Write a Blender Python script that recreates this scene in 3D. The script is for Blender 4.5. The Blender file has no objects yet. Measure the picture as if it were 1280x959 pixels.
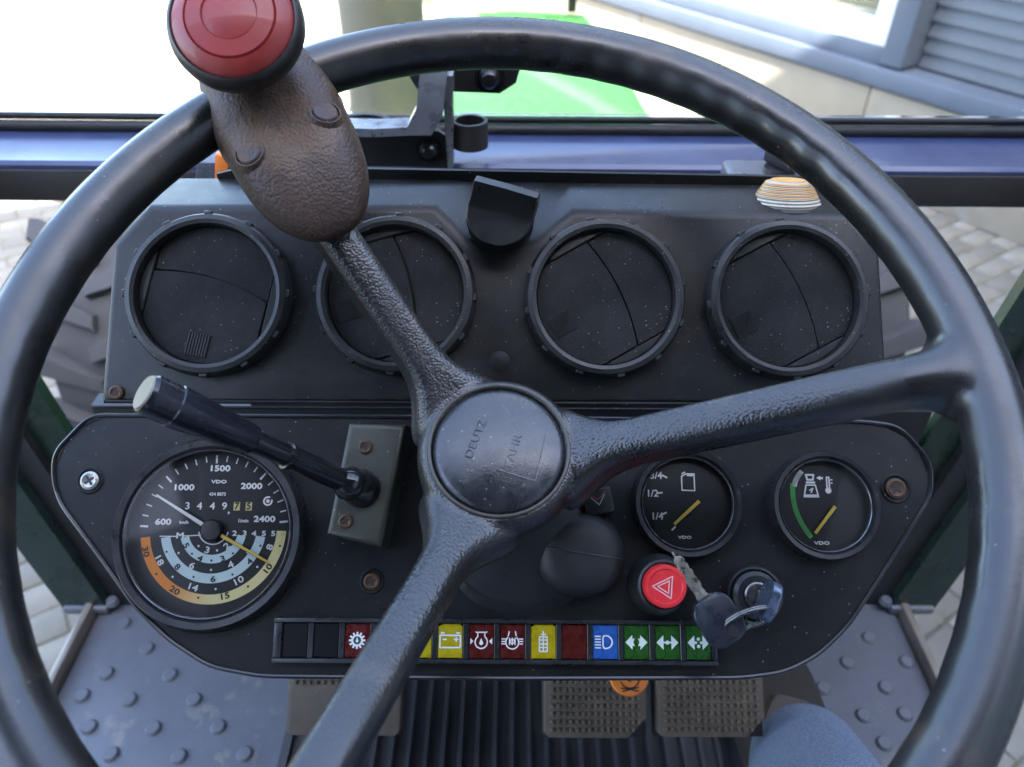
import bpy, bmesh, math, random
from mathutils import Vector, Matrix
random.seed(7)
PI = math.pi
rad = math.radians
SC = bpy.context.scene
COL = SC.collection

# ------------------------------------------------------------------ camera
CAM = Vector((0, 0, 1.83)); PITCH = rad(38.4); ROLL = rad(0.4); FPX = 960.0
_R0 = Vector((1, 0, 0)); _U0 = Vector((0, math.sin(PITCH), math.cos(PITCH)))
FW = Vector((0, math.cos(PITCH), -math.sin(PITCH)))
RT = _R0 * math.cos(ROLL) + _U0 * math.sin(ROLL)
UP = _U0 * math.cos(ROLL) - _R0 * math.sin(ROLL)
cd = bpy.data.cameras.new('camera'); cam = bpy.data.objects.new('camera', cd); COL.objects.link(cam)
cam.matrix_world = Matrix(((RT.x, UP.x, -FW.x, CAM.x), (RT.y, UP.y, -FW.y, CAM.y), (RT.z, UP.z, -FW.z, CAM.z), (0, 0, 0, 1)))
cd.sensor_width = 36; cd.lens = FPX / 1280 * 36; cd.clip_start = 0.02; cd.clip_end = 500
cd.dof.use_dof = True; cd.dof.focus_distance = 0.42; cd.dof.aperture_fstop = 9
SC.camera = cam

# ------------------------------------------------------------------ light
SUN_EL = rad(44); SUN_TO = Vector((-0.33, 0.94, 0)).normalized()      # horizontal way the light travels
wd = bpy.data.worlds.new('World'); SC.world = wd; wd.use_nodes = True
nt = wd.node_tree; nt.nodes.clear()
sky = nt.nodes.new('ShaderNodeTexSky'); sky.sky_type = 'NISHITA'; sky.sun_disc = False
sky.sun_elevation = SUN_EL; sky.sun_rotation = math.atan2(-SUN_TO.x, -SUN_TO.y); sky.dust_density = 3.0; sky.air_density = 0.8; sky.ozone_density = 0.6
bg = nt.nodes.new('ShaderNodeBackground'); bg.inputs[1].default_value = 0.15
ow = nt.nodes.new('ShaderNodeOutputWorld')
nt.links.new(sky.outputs[0], bg.inputs[0]); nt.links.new(bg.outputs[0], ow.inputs[0])
sd = bpy.data.lights.new('sun', 'SUN'); sd.energy = 3.6; sd.angle = rad(0.5); sd.color = (1, 0.95, 0.87)
sun = bpy.data.objects.new('sun', sd); COL.objects.link(sun); sun.location = (0, 0, 12)
sun.rotation_euler = (Vector((SUN_TO.x * math.cos(SUN_EL), SUN_TO.y * math.cos(SUN_EL), -math.sin(SUN_EL)))).to_track_quat('-Z', 'Y').to_euler()
SC.view_settings.view_transform = 'Standard'; SC.view_settings.look = 'None'
SC.view_settings.exposure = 3.75; SC.view_settings.gamma = 1

# ------------------------------------------------------------------ frames
def ray(u, v): return FW + RT * ((u - 640) / FPX) - UP * ((v - 479.5) / FPX)
def at(u, v, depth): return CAM + ray(u, v) * depth
class Frame:
    def __init__(s, O, X, Y, Z): s.O, s.X, s.Y, s.Z = Vector(O), Vector(X).normalized(), Vector(Y).normalized(), Vector(Z).normalized()
    def loc(s, u, v, z=0.0):                       # where the sight line through a photo point meets the plane
        d = ray(u, v); o = s.O + s.Z * z; t = (o - CAM).dot(s.Z) / d.dot(s.Z); p = CAM + d * t - o
        return Vector((p.dot(s.X), p.dot(s.Y), z))
    def M(s, p=(0, 0, 0), rot=0.0):
        o = s.O + s.X * p[0] + s.Y * p[1] + s.Z * p[2]; c, n = math.cos(rot), math.sin(rot)
        x = s.X * c + s.Y * n; y = s.Y * c - s.X * n
        return Matrix(((x.x, y.x, s.Z.x, o.x), (x.y, y.y, s.Z.y, o.y), (x.z, y.z, s.Z.z, o.z), (0, 0, 0, 1)))
def facing(O, elev):                               # plane across the tractor whose normal looks back and up by elev
    e = rad(elev); return Frame(O, (1, 0, 0), (0, math.sin(e), math.cos(e)), (0, -math.cos(e), math.sin(e)))
def upright(p, rz=0.0): return Matrix.Translation(Vector(p)) @ Matrix.Rotation(rz, 4, 'Z')

# ------------------------------------------------------------------ materials
MATS = {}
def mat(name, col, rough=0.5, metal=0.0, bump=None, grain=None, var=0.0, varscale=40, dust=0.0, wear=None, coat=0.0, spec=0.5, streak=None, fade=None):
    """bump=(scale,strength) noise relief; grain=(scale,strength) leather cells; wear=(colour,scale,amount)"""
    if name in MATS: return MATS[name]
    m = bpy.data.materials.new(name); m.use_nodes = True; MATS[name] = m
    n, l = m.node_tree.nodes, m.node_tree.links
    b = n['Principled BSDF']; b.inputs['Roughness'].default_value = rough; b.inputs['Metallic'].default_value = metal
    b.inputs['Coat Weight'].default_value = coat; b.inputs['Specular IOR Level'].default_value = spec
    tc = n.new('ShaderNodeTexCoord'); cur = None
    rgb = n.new('ShaderNodeRGB'); rgb.outputs[0].default_value = (*col, 1); cur = rgb.outputs[0]
    def noise(scale, detail=5, rough_=0.6):
        t = n.new('ShaderNodeTexNoise'); t.inputs['Scale'].default_value = scale; t.inputs['Detail'].default_value = detail
        t.inputs['Roughness'].default_value = rough_; l.new(tc.outputs['Object'], t.inputs['Vector']); return t
    def ramp(sock, a, b_, lo=0.0, hi=1.0):
        r = n.new('ShaderNodeMapRange'); r.inputs[1].default_value = a; r.inputs[2].default_value = b_; r.inputs[3].default_value = lo; r.inputs[4].default_value = hi
        l.new(sock, r.inputs[0]); return r.outputs[0]
    def mix(fac, a, b_):
        x = n.new('ShaderNodeMix'); x.data_type = 'RGBA'
        l.new(fac, x.inputs[0]); l.new(a, x.inputs[6])
        if isinstance(b_, tuple): x.inputs[7].default_value = (*b_, 1)
        else: l.new(b_, x.inputs[7])
        return x.outputs[2]
    if var:
        t = noise(varscale); f = ramp(t.outputs['Fac'], 0.3, 0.7, 0, 1)
        cur = mix(f, cur, tuple(min(1, c * (1 + var)) for c in col))
        rr = ramp(t.outputs['Fac'], 0.3, 0.7, max(0.03, rough - 0.12), min(1, rough + 0.12)); l.new(rr, b.inputs['Roughness'])
    if wear:
        wc, ws, wa = wear; t = noise(ws, 8, 0.68); cur = mix(ramp(t.outputs['Fac'], 0.66 - wa * 0.3, 0.72 - wa * 0.22), cur, wc)
    if streak:
        sc_, scale_, am_ = streak
        mp = n.new('ShaderNodeMapping'); mp.inputs['Scale'].default_value = scale_; l.new(tc.outputs['Object'], mp.inputs[0])
        t = n.new('ShaderNodeTexNoise'); t.inputs['Scale'].default_value = 1; t.inputs['Detail'].default_value = 4; l.new(mp.outputs[0], t.inputs['Vector'])
        cur = mix(ramp(t.outputs['Fac'], 0.62 - am_ * 0.2, 0.72), cur, sc_)
    if dust:
        v = n.new('ShaderNodeTexVoronoi'); v.inputs['Scale'].default_value = 330; l.new(tc.outputs['Object'], v.inputs['Vector'])
        s1 = ramp(v.outputs['Distance'], 0.10, 0.17, 1, 0)
        sep = n.new('ShaderNodeSeparateColor'); l.new(v.outputs['Color'], sep.inputs[0])
        s2 = ramp(sep.outputs[0], 1 - dust * 0.55, 1 - dust * 0.45)
        t2 = noise(25, 3); s3 = ramp(t2.outputs['Fac'], 0.42, 0.6, 0.1, 0.75)
        mu = n.new('ShaderNodeMath'); mu.operation = 'MULTIPLY'; l.new(s1, mu.inputs[0]); l.new(s2, mu.inputs[1])
        mu2 = n.new('ShaderNodeMath'); mu2.operation = 'MULTIPLY'; l.new(mu.outputs[0], mu2.inputs[0]); l.new(s3, mu2.inputs[1])
        cur = mix(mu2.outputs[0], cur, (0.3, 0.29, 0.27))
        t3 = noise(22, 8, 0.72); film = ramp(t3.outputs['Fac'], 0.42, 0.75, 0.0, 0.06 * dust)
        cur = mix(film, cur, (0.4, 0.38, 0.34))
    l.new(cur, b.inputs['Base Color'])
    hs = None
    if bump:
        t = noise(bump[0], 4, 0.55); bp = n.new('ShaderNodeBump'); bp.inputs['Strength'].default_value = bump[1]; bp.inputs['Distance'].default_value = 0.0005
        l.new(t.outputs['Fac'], bp.inputs['Height']); l.new(bp.outputs[0], b.inputs['Normal']); hs = bp
    if grain:
        v = n.new('ShaderNodeTexVoronoi'); v.feature = 'SMOOTH_F1'; v.inputs['Scale'].default_value = grain[0]; v.inputs['Smoothness'].default_value = 0.4
        w = noise(grain[0] * 0.5, 3); ad = n.new('ShaderNodeMixRGB'); ad.inputs[0].default_value = 0.0012
        l.new(tc.outputs['Object'], ad.inputs[1]); l.new(w.outputs['Color'], ad.inputs[2]); l.new(ad.outputs[0], v.inputs['Vector'])
        bp = n.new('ShaderNodeBump'); bp.inputs['Strength'].default_value = grain[1]; bp.inputs['Distance'].default_value = 0.0006; bp.invert = True
        l.new(v.outputs['Distance'], bp.inputs['Height'])
        if fade:
            sx = n.new('ShaderNodeSeparateXYZ'); l.new(tc.outputs['Object'], sx.inputs[0]); cx_ = n.new('ShaderNodeCombineXYZ'); l.new(sx.outputs[0], cx_.inputs[0]); l.new(sx.outputs[1], cx_.inputs[1])
            vl = n.new('ShaderNodeVectorMath'); vl.operation = 'LENGTH'; l.new(cx_.outputs[0], vl.inputs[0]); l.new(ramp(vl.outputs['Value'], fade[0], fade[1], grain[1], 0.04), bp.inputs['Strength'])
        if hs: l.new(hs.outputs[0], bp.inputs['Normal'])
        l.new(bp.outputs[0], b.inputs['Normal'])
    return m

M_panel = mat('panel_plastic', (0.0070, 0.0070, 0.0066), 0.5, spec=0.20, bump=(1400, 0.35), var=0.5, varscale=14, dust=0.4)
M_vent = mat('vent_plastic', (0.012, 0.012, 0.0115), 0.36, spec=0.4, bump=(1500, 0.25), var=0.3, varscale=30, dust=0.5)
M_flap = mat('flap_plastic', (0.0075, 0.0075, 0.0071), 0.62, spec=0.22, bump=(1100, 0.8), dust=0.8)
M_rim = mat('rim_plastic', (0.0105, 0.010, 0.0092), 0.29, spec=0.75, bump=(260, 0.12), var=0.5, varscale=18, dust=0.1, wear=((0.035, 0.027, 0.018), 26, 0.35))
M_spoke = mat('spoke_leathergrain', (0.0105, 0.0102, 0.0096), 0.32, spec=0.8, grain=(720, 0.46), fade=(0.12, 0.165), var=0.4, varscale=22, wear=((0.035, 0.028, 0.02), 30, 0.3))
M_cap = mat('hub_cap', (0.013, 0.014, 0.016), 0.25, spec=0.7, bump=(900, 0.15), dust=0.9, var=0.5, varscale=60, wear=((0.07, 0.07, 0.07), 160, 0.12))
M_dash = mat('dash_plastic', (0.0085, 0.0085, 0.008), 0.36, spec=0.33, bump=(1400, 0.3), var=0.35, varscale=14, dust=0.6)
M_rub = mat('black_rubber', (0.012, 0.012, 0.0125), 0.5, bump=(700, 0.2), var=0.4, varscale=40)
M_gloss = mat('gloss_black', (0.008, 0.008, 0.0085), 0.16, var=0.3, varscale=80, bump=(300, 0.05))
M_bez = mat('gauge_bezel', (0.016, 0.015, 0.015), 0.34, var=0.3, varscale=90, wear=((0.07, 0.06, 0.05), 120, 0.1))
M_dial = mat('dial_black', (0.009, 0.009, 0.009), 0.55)
M_white = mat('needle_white', (0.78, 0.76, 0.68), 0.5)
M_yel = mat('needle_yellow', (0.75, 0.52, 0.08), 0.45)
M_olive = mat('lever_block', (0.03, 0.031, 0.021), 0.42, bump=(500, 0.25), var=0.4, varscale=35, dust=0.3)
M_rust = mat('rusty_screw', (0.06, 0.036, 0.022), 0.6, metal=0.6, bump=(900, 0.6), var=0.8, varscale=300, wear=((0.13, 0.06, 0.025), 400, 0.45))
M_screw = mat('screw_steel', (0.30, 0.29, 0.26), 0.42, metal=0.9, bump=(900, 0.3), var=0.5, varscale=300, wear=((0.08, 0.05, 0.03), 500, 0.3))
M_brown = mat('spinner_rubber', (0.034, 0.0175, 0.010), 0.52, bump=(420, 0.55), grain=(650, 0.55), var=0.6, varscale=30, wear=((0.085, 0.046, 0.022), 22, 0.5))
M_red = mat('spinner_red', (0.20, 0.013, 0.009), 0.5, bump=(200, 0.2), var=0.35, varscale=40, coat=0.2)
M_hred = mat('hazard_red', (0.70, 0.03, 0.035), 0.35, var=0.1, varscale=150)
M_steel = mat('worn_steel', (0.17, 0.165, 0.15), 0.32, metal=1.0, bump=(700, 0.35), var=0.4, varscale=200)
M_brass = mat('key_steel', (0.48, 0.46, 0.38), 0.34, metal=1.0, bump=(900, 0.2), var=0.2, varscale=250)
M_key = mat('key_head', (0.016, 0.018, 0.024), 0.3, var=0.3, varscale=120, bump=(400, 0.15))
M_floor = mat('floor_paint', (0.125, 0.134, 0.156), 0.42, bump=(90, 0.25), var=-0.35, varscale=7, dust=1.0, wear=((0.165, 0.155, 0.145), 28, 0.32))
M_mat = mat('ribbed_mat', (0.030, 0.031, 0.032), 0.5, bump=(400, 0.3), var=0.5, varscale=30)
M_pedal = mat('pedal_rubber', (0.065, 0.048, 0.033), 0.7, bump=(350, 0.5), var=0.6, varscale=60, wear=((0.13, 0.095, 0.06), 45, 0.4))
M_accel = mat('accelerator_rubber', (0.06, 0.045, 0.034), 0.75, bump=(300, 0.6), var=0.5, varscale=50)
M_post = mat('cab_post_green', (0.010, 0.020, 0.016), 0.3, var=0.4, varscale=20, dust=0.5)
M_sill = mat('sill_sky_tint', (0.026, 0.037, 0.085), 0.18, var=0.5, varscale=10, bump=(60, 0.08))  # blue of the sky's sheen put into the base colour
M_blk = mat('black_paint', (0.010, 0.010, 0.0105), 0.4, var=0.4, varscale=20, bump=(200, 0.1))
M_hood = mat('hood_green', (0.12, 0.42, 0.09), 0.3, coat=0.3, var=0.1, varscale=6)
M_exh = mat('exhaust_grey', (0.13, 0.115, 0.085), 0.55, metal=0.3, var=0.4, varscale=8, bump=(60, 0.2), wear=((0.3, 0.22, 0.14), 10, 0.2))
M_tyre = mat('tyre_rubber', (0.035, 0.035, 0.037), 0.75, bump=(60, 0.4), var=0.5, varscale=12, wear=((0.07, 0.063, 0.053), 10, 0.35))
M_orange = mat('orange_plastic', (0.75, 0.20, 0.03), 0.45, var=0.2, varscale=80)
M_cream = mat('cream_plastic', (0.36, 0.33, 0.26), 0.35, var=0.2, varscale=100)
M_amber = mat('amber_stripe', (0.55, 0.27, 0.06), 0.35)
M_knob = mat('knob_plastic', (0.016, 0.016, 0.016), 0.38, var=0.3, varscale=60, bump=(900, 0.15), wear=((0.05, 0.05, 0.05), 90, 0.1))
M_siding = mat('siding_grey', (0.075, 0.084, 0.097), 0.45, var=0.08, varscale=3)
M_trim = mat('trim_bluegrey', (0.085, 0.105, 0.14), 0.4, var=0.15, varscale=4)
M_wframe = mat('window_white', (0.80, 0.80, 0.80), 0.35)
M_plinth = mat('plinth_concrete', (0.235, 0.20, 0.15), 0.85, bump=(30, 0.4), var=0.25, varscale=5, wear=((0.28, 0.27, 0.24), 4, 0.25))
M_refl_yellow = mat('reflection_yellow', (0.42, 0.36, 0.08), 0.7, var=0.3, varscale=1.2)  # yellow of the reflection seen in the display window
M_refl_green = mat('reflection_green', (0.06, 0.11, 0.08), 0.5)  # green of the same window reflection
M_hall = mat('hall_panel', (0.34, 0.34, 0.33), 0.6, var=0.15, varscale=2)
M_joint = mat('joint_sand', (0.095, 0.092, 0.068), 0.95, bump=(40, 0.6), var=0.5, varscale=7, wear=((0.08, 0.12, 0.03), 5, 0.4))
def paver_mat():
    m = mat('paver_concrete', (0.145, 0.136, 0.112), 0.9, bump=(35, 0.5), var=0.35, varscale=9, wear=((0.095, 0.105, 0.05), 5, 0.3))
    n, l = m.node_tree.nodes, m.node_tree.links; b = n['Principled BSDF']
    src = b.inputs['Base Color'].links[0].from_socket
    oi = n.new('ShaderNodeObjectInfo'); mr = n.new('ShaderNodeMapRange'); mr.inputs[3].default_value = 0.78; mr.inputs[4].default_value = 1.15
    l.new(oi.outputs['Random'], mr.inputs[0]); mx = n.new('ShaderNodeMix'); mx.data_type = 'RGBA'; mx.blend_type = 'MULTIPLY'; mx.inputs[0].default_value = 1
    l.new(src, mx.inputs[6]); l.new(mr.outputs[0], mx.inputs[7]); l.new(mx.outputs[2], b.inputs['Base Color']); return m
M_paver = paver_mat()
def denim_mat():
    m = mat('denim', (0.05, 0.075, 0.12), 0.85, var=0.4, varscale=25); n, l = m.node_tree.nodes, m.node_tree.links; b = n['Principled BSDF']
    src = b.inputs['Base Color'].links[0].from_socket; tc = n['Texture Coordinate']
    w = n.new('ShaderNodeTexWave'); w.inputs['Scale'].default_value = 240; w.inputs['Distortion'].default_value = 5; w.bands_direction = 'DIAGONAL'; w.inputs['Detail'].default_value = 2; w.inputs['Detail Scale'].default_value = 3
    l.new(tc.outputs['Object'], w.inputs['Vector']); mr = n.new('ShaderNodeMapRange'); mr.inputs[3].default_value = 0.0; mr.inputs[4].default_value = 0.75; l.new(w.outputs['Fac'], mr.inputs[0])
    mx = n.new('ShaderNodeMix'); mx.data_type = 'RGBA'; l.new(mr.outputs[0], mx.inputs[0]); l.new(src, mx.inputs[6]); mx.inputs[7].default_value = (0.27, 0.32, 0.38, 1); l.new(mx.outputs[2], b.inputs['Base Color'])
    bp = n.new('ShaderNodeBump'); bp.inputs['Strength'].default_value = 0.5; bp.inputs['Distance'].default_value = 0.0006; l.new(w.outputs['Fac'], bp.inputs['Height']); nz = n.new('ShaderNodeTexNoise'); nz.inputs['Scale'].default_value = 22; nz.inputs['Detail'].default_value = 2; l.new(tc.outputs['Object'], nz.inputs['Vector'])
    b2 = n.new('ShaderNodeBump'); b2.inputs['Strength'].default_value = 0.6; b2.inputs['Distance'].default_value = 0.006; l.new(nz.outputs['Fac'], b2.inputs['Height']); l.new(b2.outputs[0], bp.inputs['Normal'])
    l.new(bp.outputs[0], b.inputs['Normal']); return m
M_denim = denim_mat()
def print_mat():
    m = bpy.data.materials.new('print'); m.use_nodes = True; n, l = m.node_tree.nodes, m.node_tree.links
    a = n.new('ShaderNodeAttribute'); a.attribute_name = 'Col'; b = n['Principled BSDF']; b.inputs['Roughness'].default_value = 0.6
    l.new(a.outputs['Color'], b.inputs['Base Color']); return m
M_print = print_mat()
def glass_mat(name, tint=(1, 1, 1), rough=0.02, ior=1.45, haze=0.0):
    m = bpy.data.materials.new(name); m.use_nodes = True; n, l = m.node_tree.nodes, m.node_tree.links; n.clear()
    tr = n.new('ShaderNodeBsdfTransparent'); tr.inputs[0].default_value = (*tint, 1); gl = n.new('ShaderNodeBsdfGlossy'); gl.inputs['Roughness'].default_value = rough
    fr = n.new('ShaderNodeFresnel'); fr.inputs[0].default_value = ior; mx = n.new('ShaderNodeMixShader'); o = n.new('ShaderNodeOutputMaterial')
    l.new(fr.outputs[0], mx.inputs[0]); l.new(tr.outputs[0], mx.inputs[1]); l.new(gl.outputs[0], mx.inputs[2]); l.new(mx.outputs[0], o.inputs[0]); return m
M_glass = glass_mat('gauge_glass', (0.97, 0.96, 0.95), 0.06, 1.28)
M_pane = glass_mat('window_glass', (0.9, 0.93, 0.92), 0.01, 1.6)
def lens_mat(name, col):
    return mat('lens_' + name, col, 0.28, coat=0.3, bump=(500, 0.2), var=0.25, varscale=250)
LENS = {'black': mat('lens_black', (0.005, 0.005, 0.005), 0.4, spec=0.25), 'red': lens_mat('red', (0.07, 0.007, 0.005)), 'yellow': lens_mat('yellow', (0.36, 0.27, 0.006)),
        'blue': lens_mat('blue', (0.02, 0.085, 0.30)), 'green': lens_mat('green', (0.016, 0.075, 0.009))}

# ------------------------------------------------------------------ builders
def sharpen(bm, ang):
    for e in bm.edges:
        if len(e.link_faces) == 2: e.smooth = e.calc_face_angle(0) < ang
    for f in bm.faces: f.smooth = True
class MB:
    def __init__(s): s.bm = bmesh.new()
    def _t(s, vs, M):
        if M is not None:
            for v in vs: v.co = M @ v.co
    def prism(s, pts, z0, z1, bevel=0.0, segs=2, M=None, top=None):
        """pts: outline (x,y) anticlockwise; z1 is the front; bevel rounds the front edge"""
        b = s.bm; lo = [b.verts.new((p[0], p[1], z0)) for p in pts]; hi = [b.verts.new((p[0], p[1], z1)) for p in (top or pts)]
        n = len(pts); fs = [b.faces.new(hi), b.faces.new(lo[::-1])]
        for i in range(n): j = (i + 1) % n; fs.append(b.faces.new((lo[i], lo[j], hi[j], hi[i])))
        vs = lo + hi
        if bevel:
            es = [e for e in fs[0].edges]
            r = bmesh.ops.bevel(b, geom=es, offset=bevel, segments=segs, affect='EDGES', profile=0.6, clamp_overlap=True)
            vs = list({v for f in fs if f.is_valid for v in f.verts} | set(r['verts']) | {v for v in lo if v.is_valid})
        s._t(vs, M); return s
    def box(s, c, d, bevel=0.0, segs=2, M=None):
        r = bmesh.ops.create_cube(s.bm, size=1); vs = r['verts']
        for v in vs: v.co = Vector((v.co.x * d[0] + c[0], v.co.y * d[1] + c[1], v.co.z * d[2] + c[2]))
        if bevel:
            es = list({e for v in vs for e in v.link_edges})
            r2 = bmesh.ops.bevel(s.bm, geom=es, offset=bevel, segments=segs, affect='EDGES', profile=0.6, clamp_overlap=True)
            vs = list({v for f in r2['faces'] for v in f.verts} | {v for v in vs if v.is_valid})
        s._t(vs, M); return s
    def lathe(s, prof, n=40, M=None, a0=0.0, mod=None):
        b = s.bm; rings = []; vs = []
        for (r, z) in prof:
            if r < 1e-6: v = b.verts.new((0, 0, z)); rings.append([v]); vs.append(v)
            else:
                ring = []
                for i in range(n):
                    a = a0 + 2 * PI * i / n; q = r * (mod(a, z) if mod else 1); ring.append(b.verts.new((q * math.cos(a), q * math.sin(a), z)))
                rings.append(ring); vs += ring
        for A, B in zip(rings, rings[1:]):
            for i in range(n):
                j = (i + 1) % n
                if len(A) == 1 and len(B) == 1: break
                if len(A) == 1: b.faces.new((A[0], B[i], B[j]))
                elif len(B) == 1: b.faces.new((A[j], A[i], B[0]))
                else: b.faces.new((A[j], A[i], B[i], B[j]))
        s._t(vs, M); return s
    def sweep(s, rings, closed=False, caps=True):
        """rings: list of equal-length point loops"""
        b = s.bm; R = [[b.verts.new(p) for p in r] for r in rings]; n = len(R[0])
        prs = list(zip(R, R[1:])) + ([(R[-1], R[0])] if closed else [])
        for A, B in prs:
            for i in range(n): j = (i + 1) % n; b.faces.new((A[i], A[j], B[j], B[i]))
        if caps and not closed: b.faces.new(R[0][::-1]); b.faces.new(R[-1])
        return s
    def tube(s, path, radii, n=12, closed=False, caps=True, flat=1.0):
        P = [Vector(p) for p in path]; m = len(P)
        if not hasattr(radii, '__len__'): radii = [radii] * m
        rings = []; prev = None
        for i in range(m):
            t = (P[(i + 1) % m] - P[i - 1]) if closed else (P[min(i + 1, m - 1)] - P[max(i - 1, 0)]); t.normalize()
            if prev is None: a = t.orthogonal().normalized()
            else: a = (prev - t * prev.dot(t)).normalized()
            prev = a; c = t.cross(a)
            rings.append([P[i] + (a * math.cos(2 * PI * k / n) + c * math.sin(2 * PI * k / n) * flat) * radii[i] for k in range(n)])
        return s.sweep(rings, closed, caps)
    def build(s, name, m, parent=None, ang=38, kind=None, label=None, M=None):
        bmesh.ops.recalc_face_normals(s.bm, faces=s.bm.faces); sharpen(s.bm, rad(ang))
        me = bpy.data.meshes.new(name); s.bm.to_mesh(me); s.bm.free(); me.materials.append(m)
        return link(name, me, parent, kind, label, M)
def link(name, me, parent=None, kind=None, label=None, M=None):
    o = bpy.data.objects.new(name, me); COL.objects.link(o)
    if parent is not None: o.parent = parent
    if M is not None:
        if parent is None: o.matrix_world = M
        else: o.matrix_local = M
    if kind: o['kind'] = kind
    if label: o['label'] = label
    return o
def tag(o, label, cat, group=None):
    o['label'] = label; o['category'] = cat
    if group: o['group'] = group
    return o
def thing(name, label, cat, M=None, group=None):
    o = bpy.data.objects.new(name, None); COL.objects.link(o); o.empty_display_size = 0.02
    if M is not None: o.matrix_world = M
    return tag(o, label, cat, group)
def twin(o, parent=None):
    c = o.copy(); COL.objects.link(c); c.parent = parent; c.matrix_parent_inverse = Matrix.Identity(4)
    for ch in o.children: twin(ch, c)
    return c
_TX = {}
def glyphs(t):
    if t not in _TX:
        cu = bpy.data.curves.new('t', 'FONT'); cu.body = t; cu.align_x = 'CENTER'; cu.align_y = 'CENTER'; cu.size = 1; cu.resolution_u = 3
        ob = bpy.data.objects.new('t', cu); me = bpy.data.meshes.new_from_object(ob)
        _TX[t] = ([tuple(v.co) for v in me.vertices], [tuple(p.vertices) for p in me.polygons])
        bpy.data.meshes.remove(me); bpy.data.objects.remove(ob); bpy.data.curves.remove(cu)
    return _TX[t]
class Print:
    """flat printed marks: strokes, discs, arcs, letters, each with a colour"""
    def __init__(s): s.v, s.f, s.c, s.z = [], [], [], 0.0
    def poly(s, pts, col, z=0.0):
        n = len(s.v); s.v += [(p[0], p[1], z + s.z) for p in pts]; s.f.append(tuple(range(n, n + len(pts)))); s.c.append(col)
    def line(s, pts, w, col, z=0.0, closed=False):
        P = list(pts) + ([pts[0]] if closed else [])
        for a, b in zip(P, P[1:]):
            dx, dy = b[0] - a[0], b[1] - a[1]; L = math.hypot(dx, dy) or 1e-9; ex, ey = dx / L * w * 0.3, dy / L * w * 0.3; nx, ny = -dy / L * w / 2, dx / L * w / 2
            s.poly([(a[0] - ex + nx, a[1] - ey + ny), (a[0] - ex - nx, a[1] - ey - ny), (b[0] + ex - nx, b[1] + ey - ny), (b[0] + ex + nx, b[1] + ey + ny)], col, z)
    def disc(s, x, y, r, col, z=0.0, n=20, ry=None):
        s.poly([(x + r * math.cos(2 * PI * i / n), y + (ry or r) * math.sin(2 * PI * i / n)) for i in range(n)], col, z)
    def arc(s, x, y, r0, r1, a0, a1, col, z=0.0, n=40):
        A = [rad(a0 + (a1 - a0) * i / n) for i in range(n + 1)]
        for i, (p, q) in enumerate(zip(A, A[1:])):
            c = col((i + 0.5) / n) if callable(col) else col
            s.poly([(x + r0 * math.cos(p), y + r0 * math.sin(p)), (x + r1 * math.cos(p), y + r1 * math.sin(p)), (x + r1 * math.cos(q), y + r1 * math.sin(q)), (x + r0 * math.cos(q), y + r0 * math.sin(q))][::(-1 if a1 < a0 else 1)], c, z)
    def text(s, t, x, y, h, col, wide=1.0, rot=0.0, z=0.0, bold=0.0):
        V, F = glyphs(t); k = h / 0.70; c, n_ = math.cos(rot), math.sin(rot)
        offs = [(0, 0)] if not bold else [(-bold, 0), (bold, 0), (0, bold), (0, -bold)]
        for qi, (ox, oy) in enumerate(offs):
            n = len(s.v)
            for (a, b, _) in V:
                p, q = a * k * wide + ox, b * k + oy; s.v.append((x + p * c - q * n_, y + p * n_ + q * c, z + s.z + qi * 0.00001))
            for f in F: s.f.append(tuple(n + i for i in f)); s.c.append(col)
    def build(s, name, parent, m=None, M=None):
        me = bpy.data.meshes.new(name); me.from_pydata(s.v, [], s.f); a = me.color_attributes.new('Col', 'FLOAT_COLOR', 'CORNER')
        for p in me.polygons:
            for li in p.loop_indices: a.data[li].color = (*s.c[p.index], 1)
        me.materials.append(m or M_print); return link(name, me, parent, M=M)
W = (0.75, 0.74, 0.70); BK = (0.012, 0.012, 0.012)
def rrect(x0, y0, x1, y1, r, n=5):
    out = []
    for cx, cy, a in ((x1 - r, y1 - r, 0), (x0 + r, y1 - r, 90), (x0 + r, y0 + r, 180), (x1 - r, y0 + r, 270)):
        for i in range(n + 1): t = rad(a + 90 * i / n); out.append((cx + r * math.cos(t), cy + r * math.sin(t)))
    return out
def round_poly(pts, r, n=4):
    out = []; m = len(pts)
    for i in range(m):
        p = Vector(pts[i][:2]); a = Vector(pts[i - 1][:2]) - p; b = Vector(pts[(i + 1) % m][:2]) - p
        d = min(r, a.length * 0.45, b.length * 0.45); A = p + a.normalized() * d; B = p + b.normalized() * d
        for k in range(n + 1): t = k / n; out.append(tuple(A * (1 - t) ** 2 + p * 2 * t * (1 - t) + B * t * t))
    return out
def screw(parent, p, r, m, name='screw', rot=0.4, h=0.0015):
    b = MB(); b.lathe([(0, h * 0.55), (r * 0.55, h * 0.6), (r * 0.75, h), (r, h * 0.5), (r, -0.001)], 20)
    o = b.build(name, m, parent, M=Matrix.Translation(Vector(p))); b = MB()
    for a in (rot, rot + PI / 2): b.box((0, 0, h * 0.62), (r * 1.15, r * 0.24, 0.0003 + a * 1e-5), M=Matrix.Rotation(a, 4, 'Z'))
    b.build('cross_slot', M_dial, o if parent.parent is None else parent, M=None if parent.parent is None else Matrix.Translation(Vector(p))); return o

# ================================================================== SETTING
FLOOR_Z = 1.05
# ground
g = MB(); g.box((0, 20, -0.047), (120, 120, 0.08)); g.build('pavement', M_joint, kind='structure')
PAV = bpy.data.objects['pavement']
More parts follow.
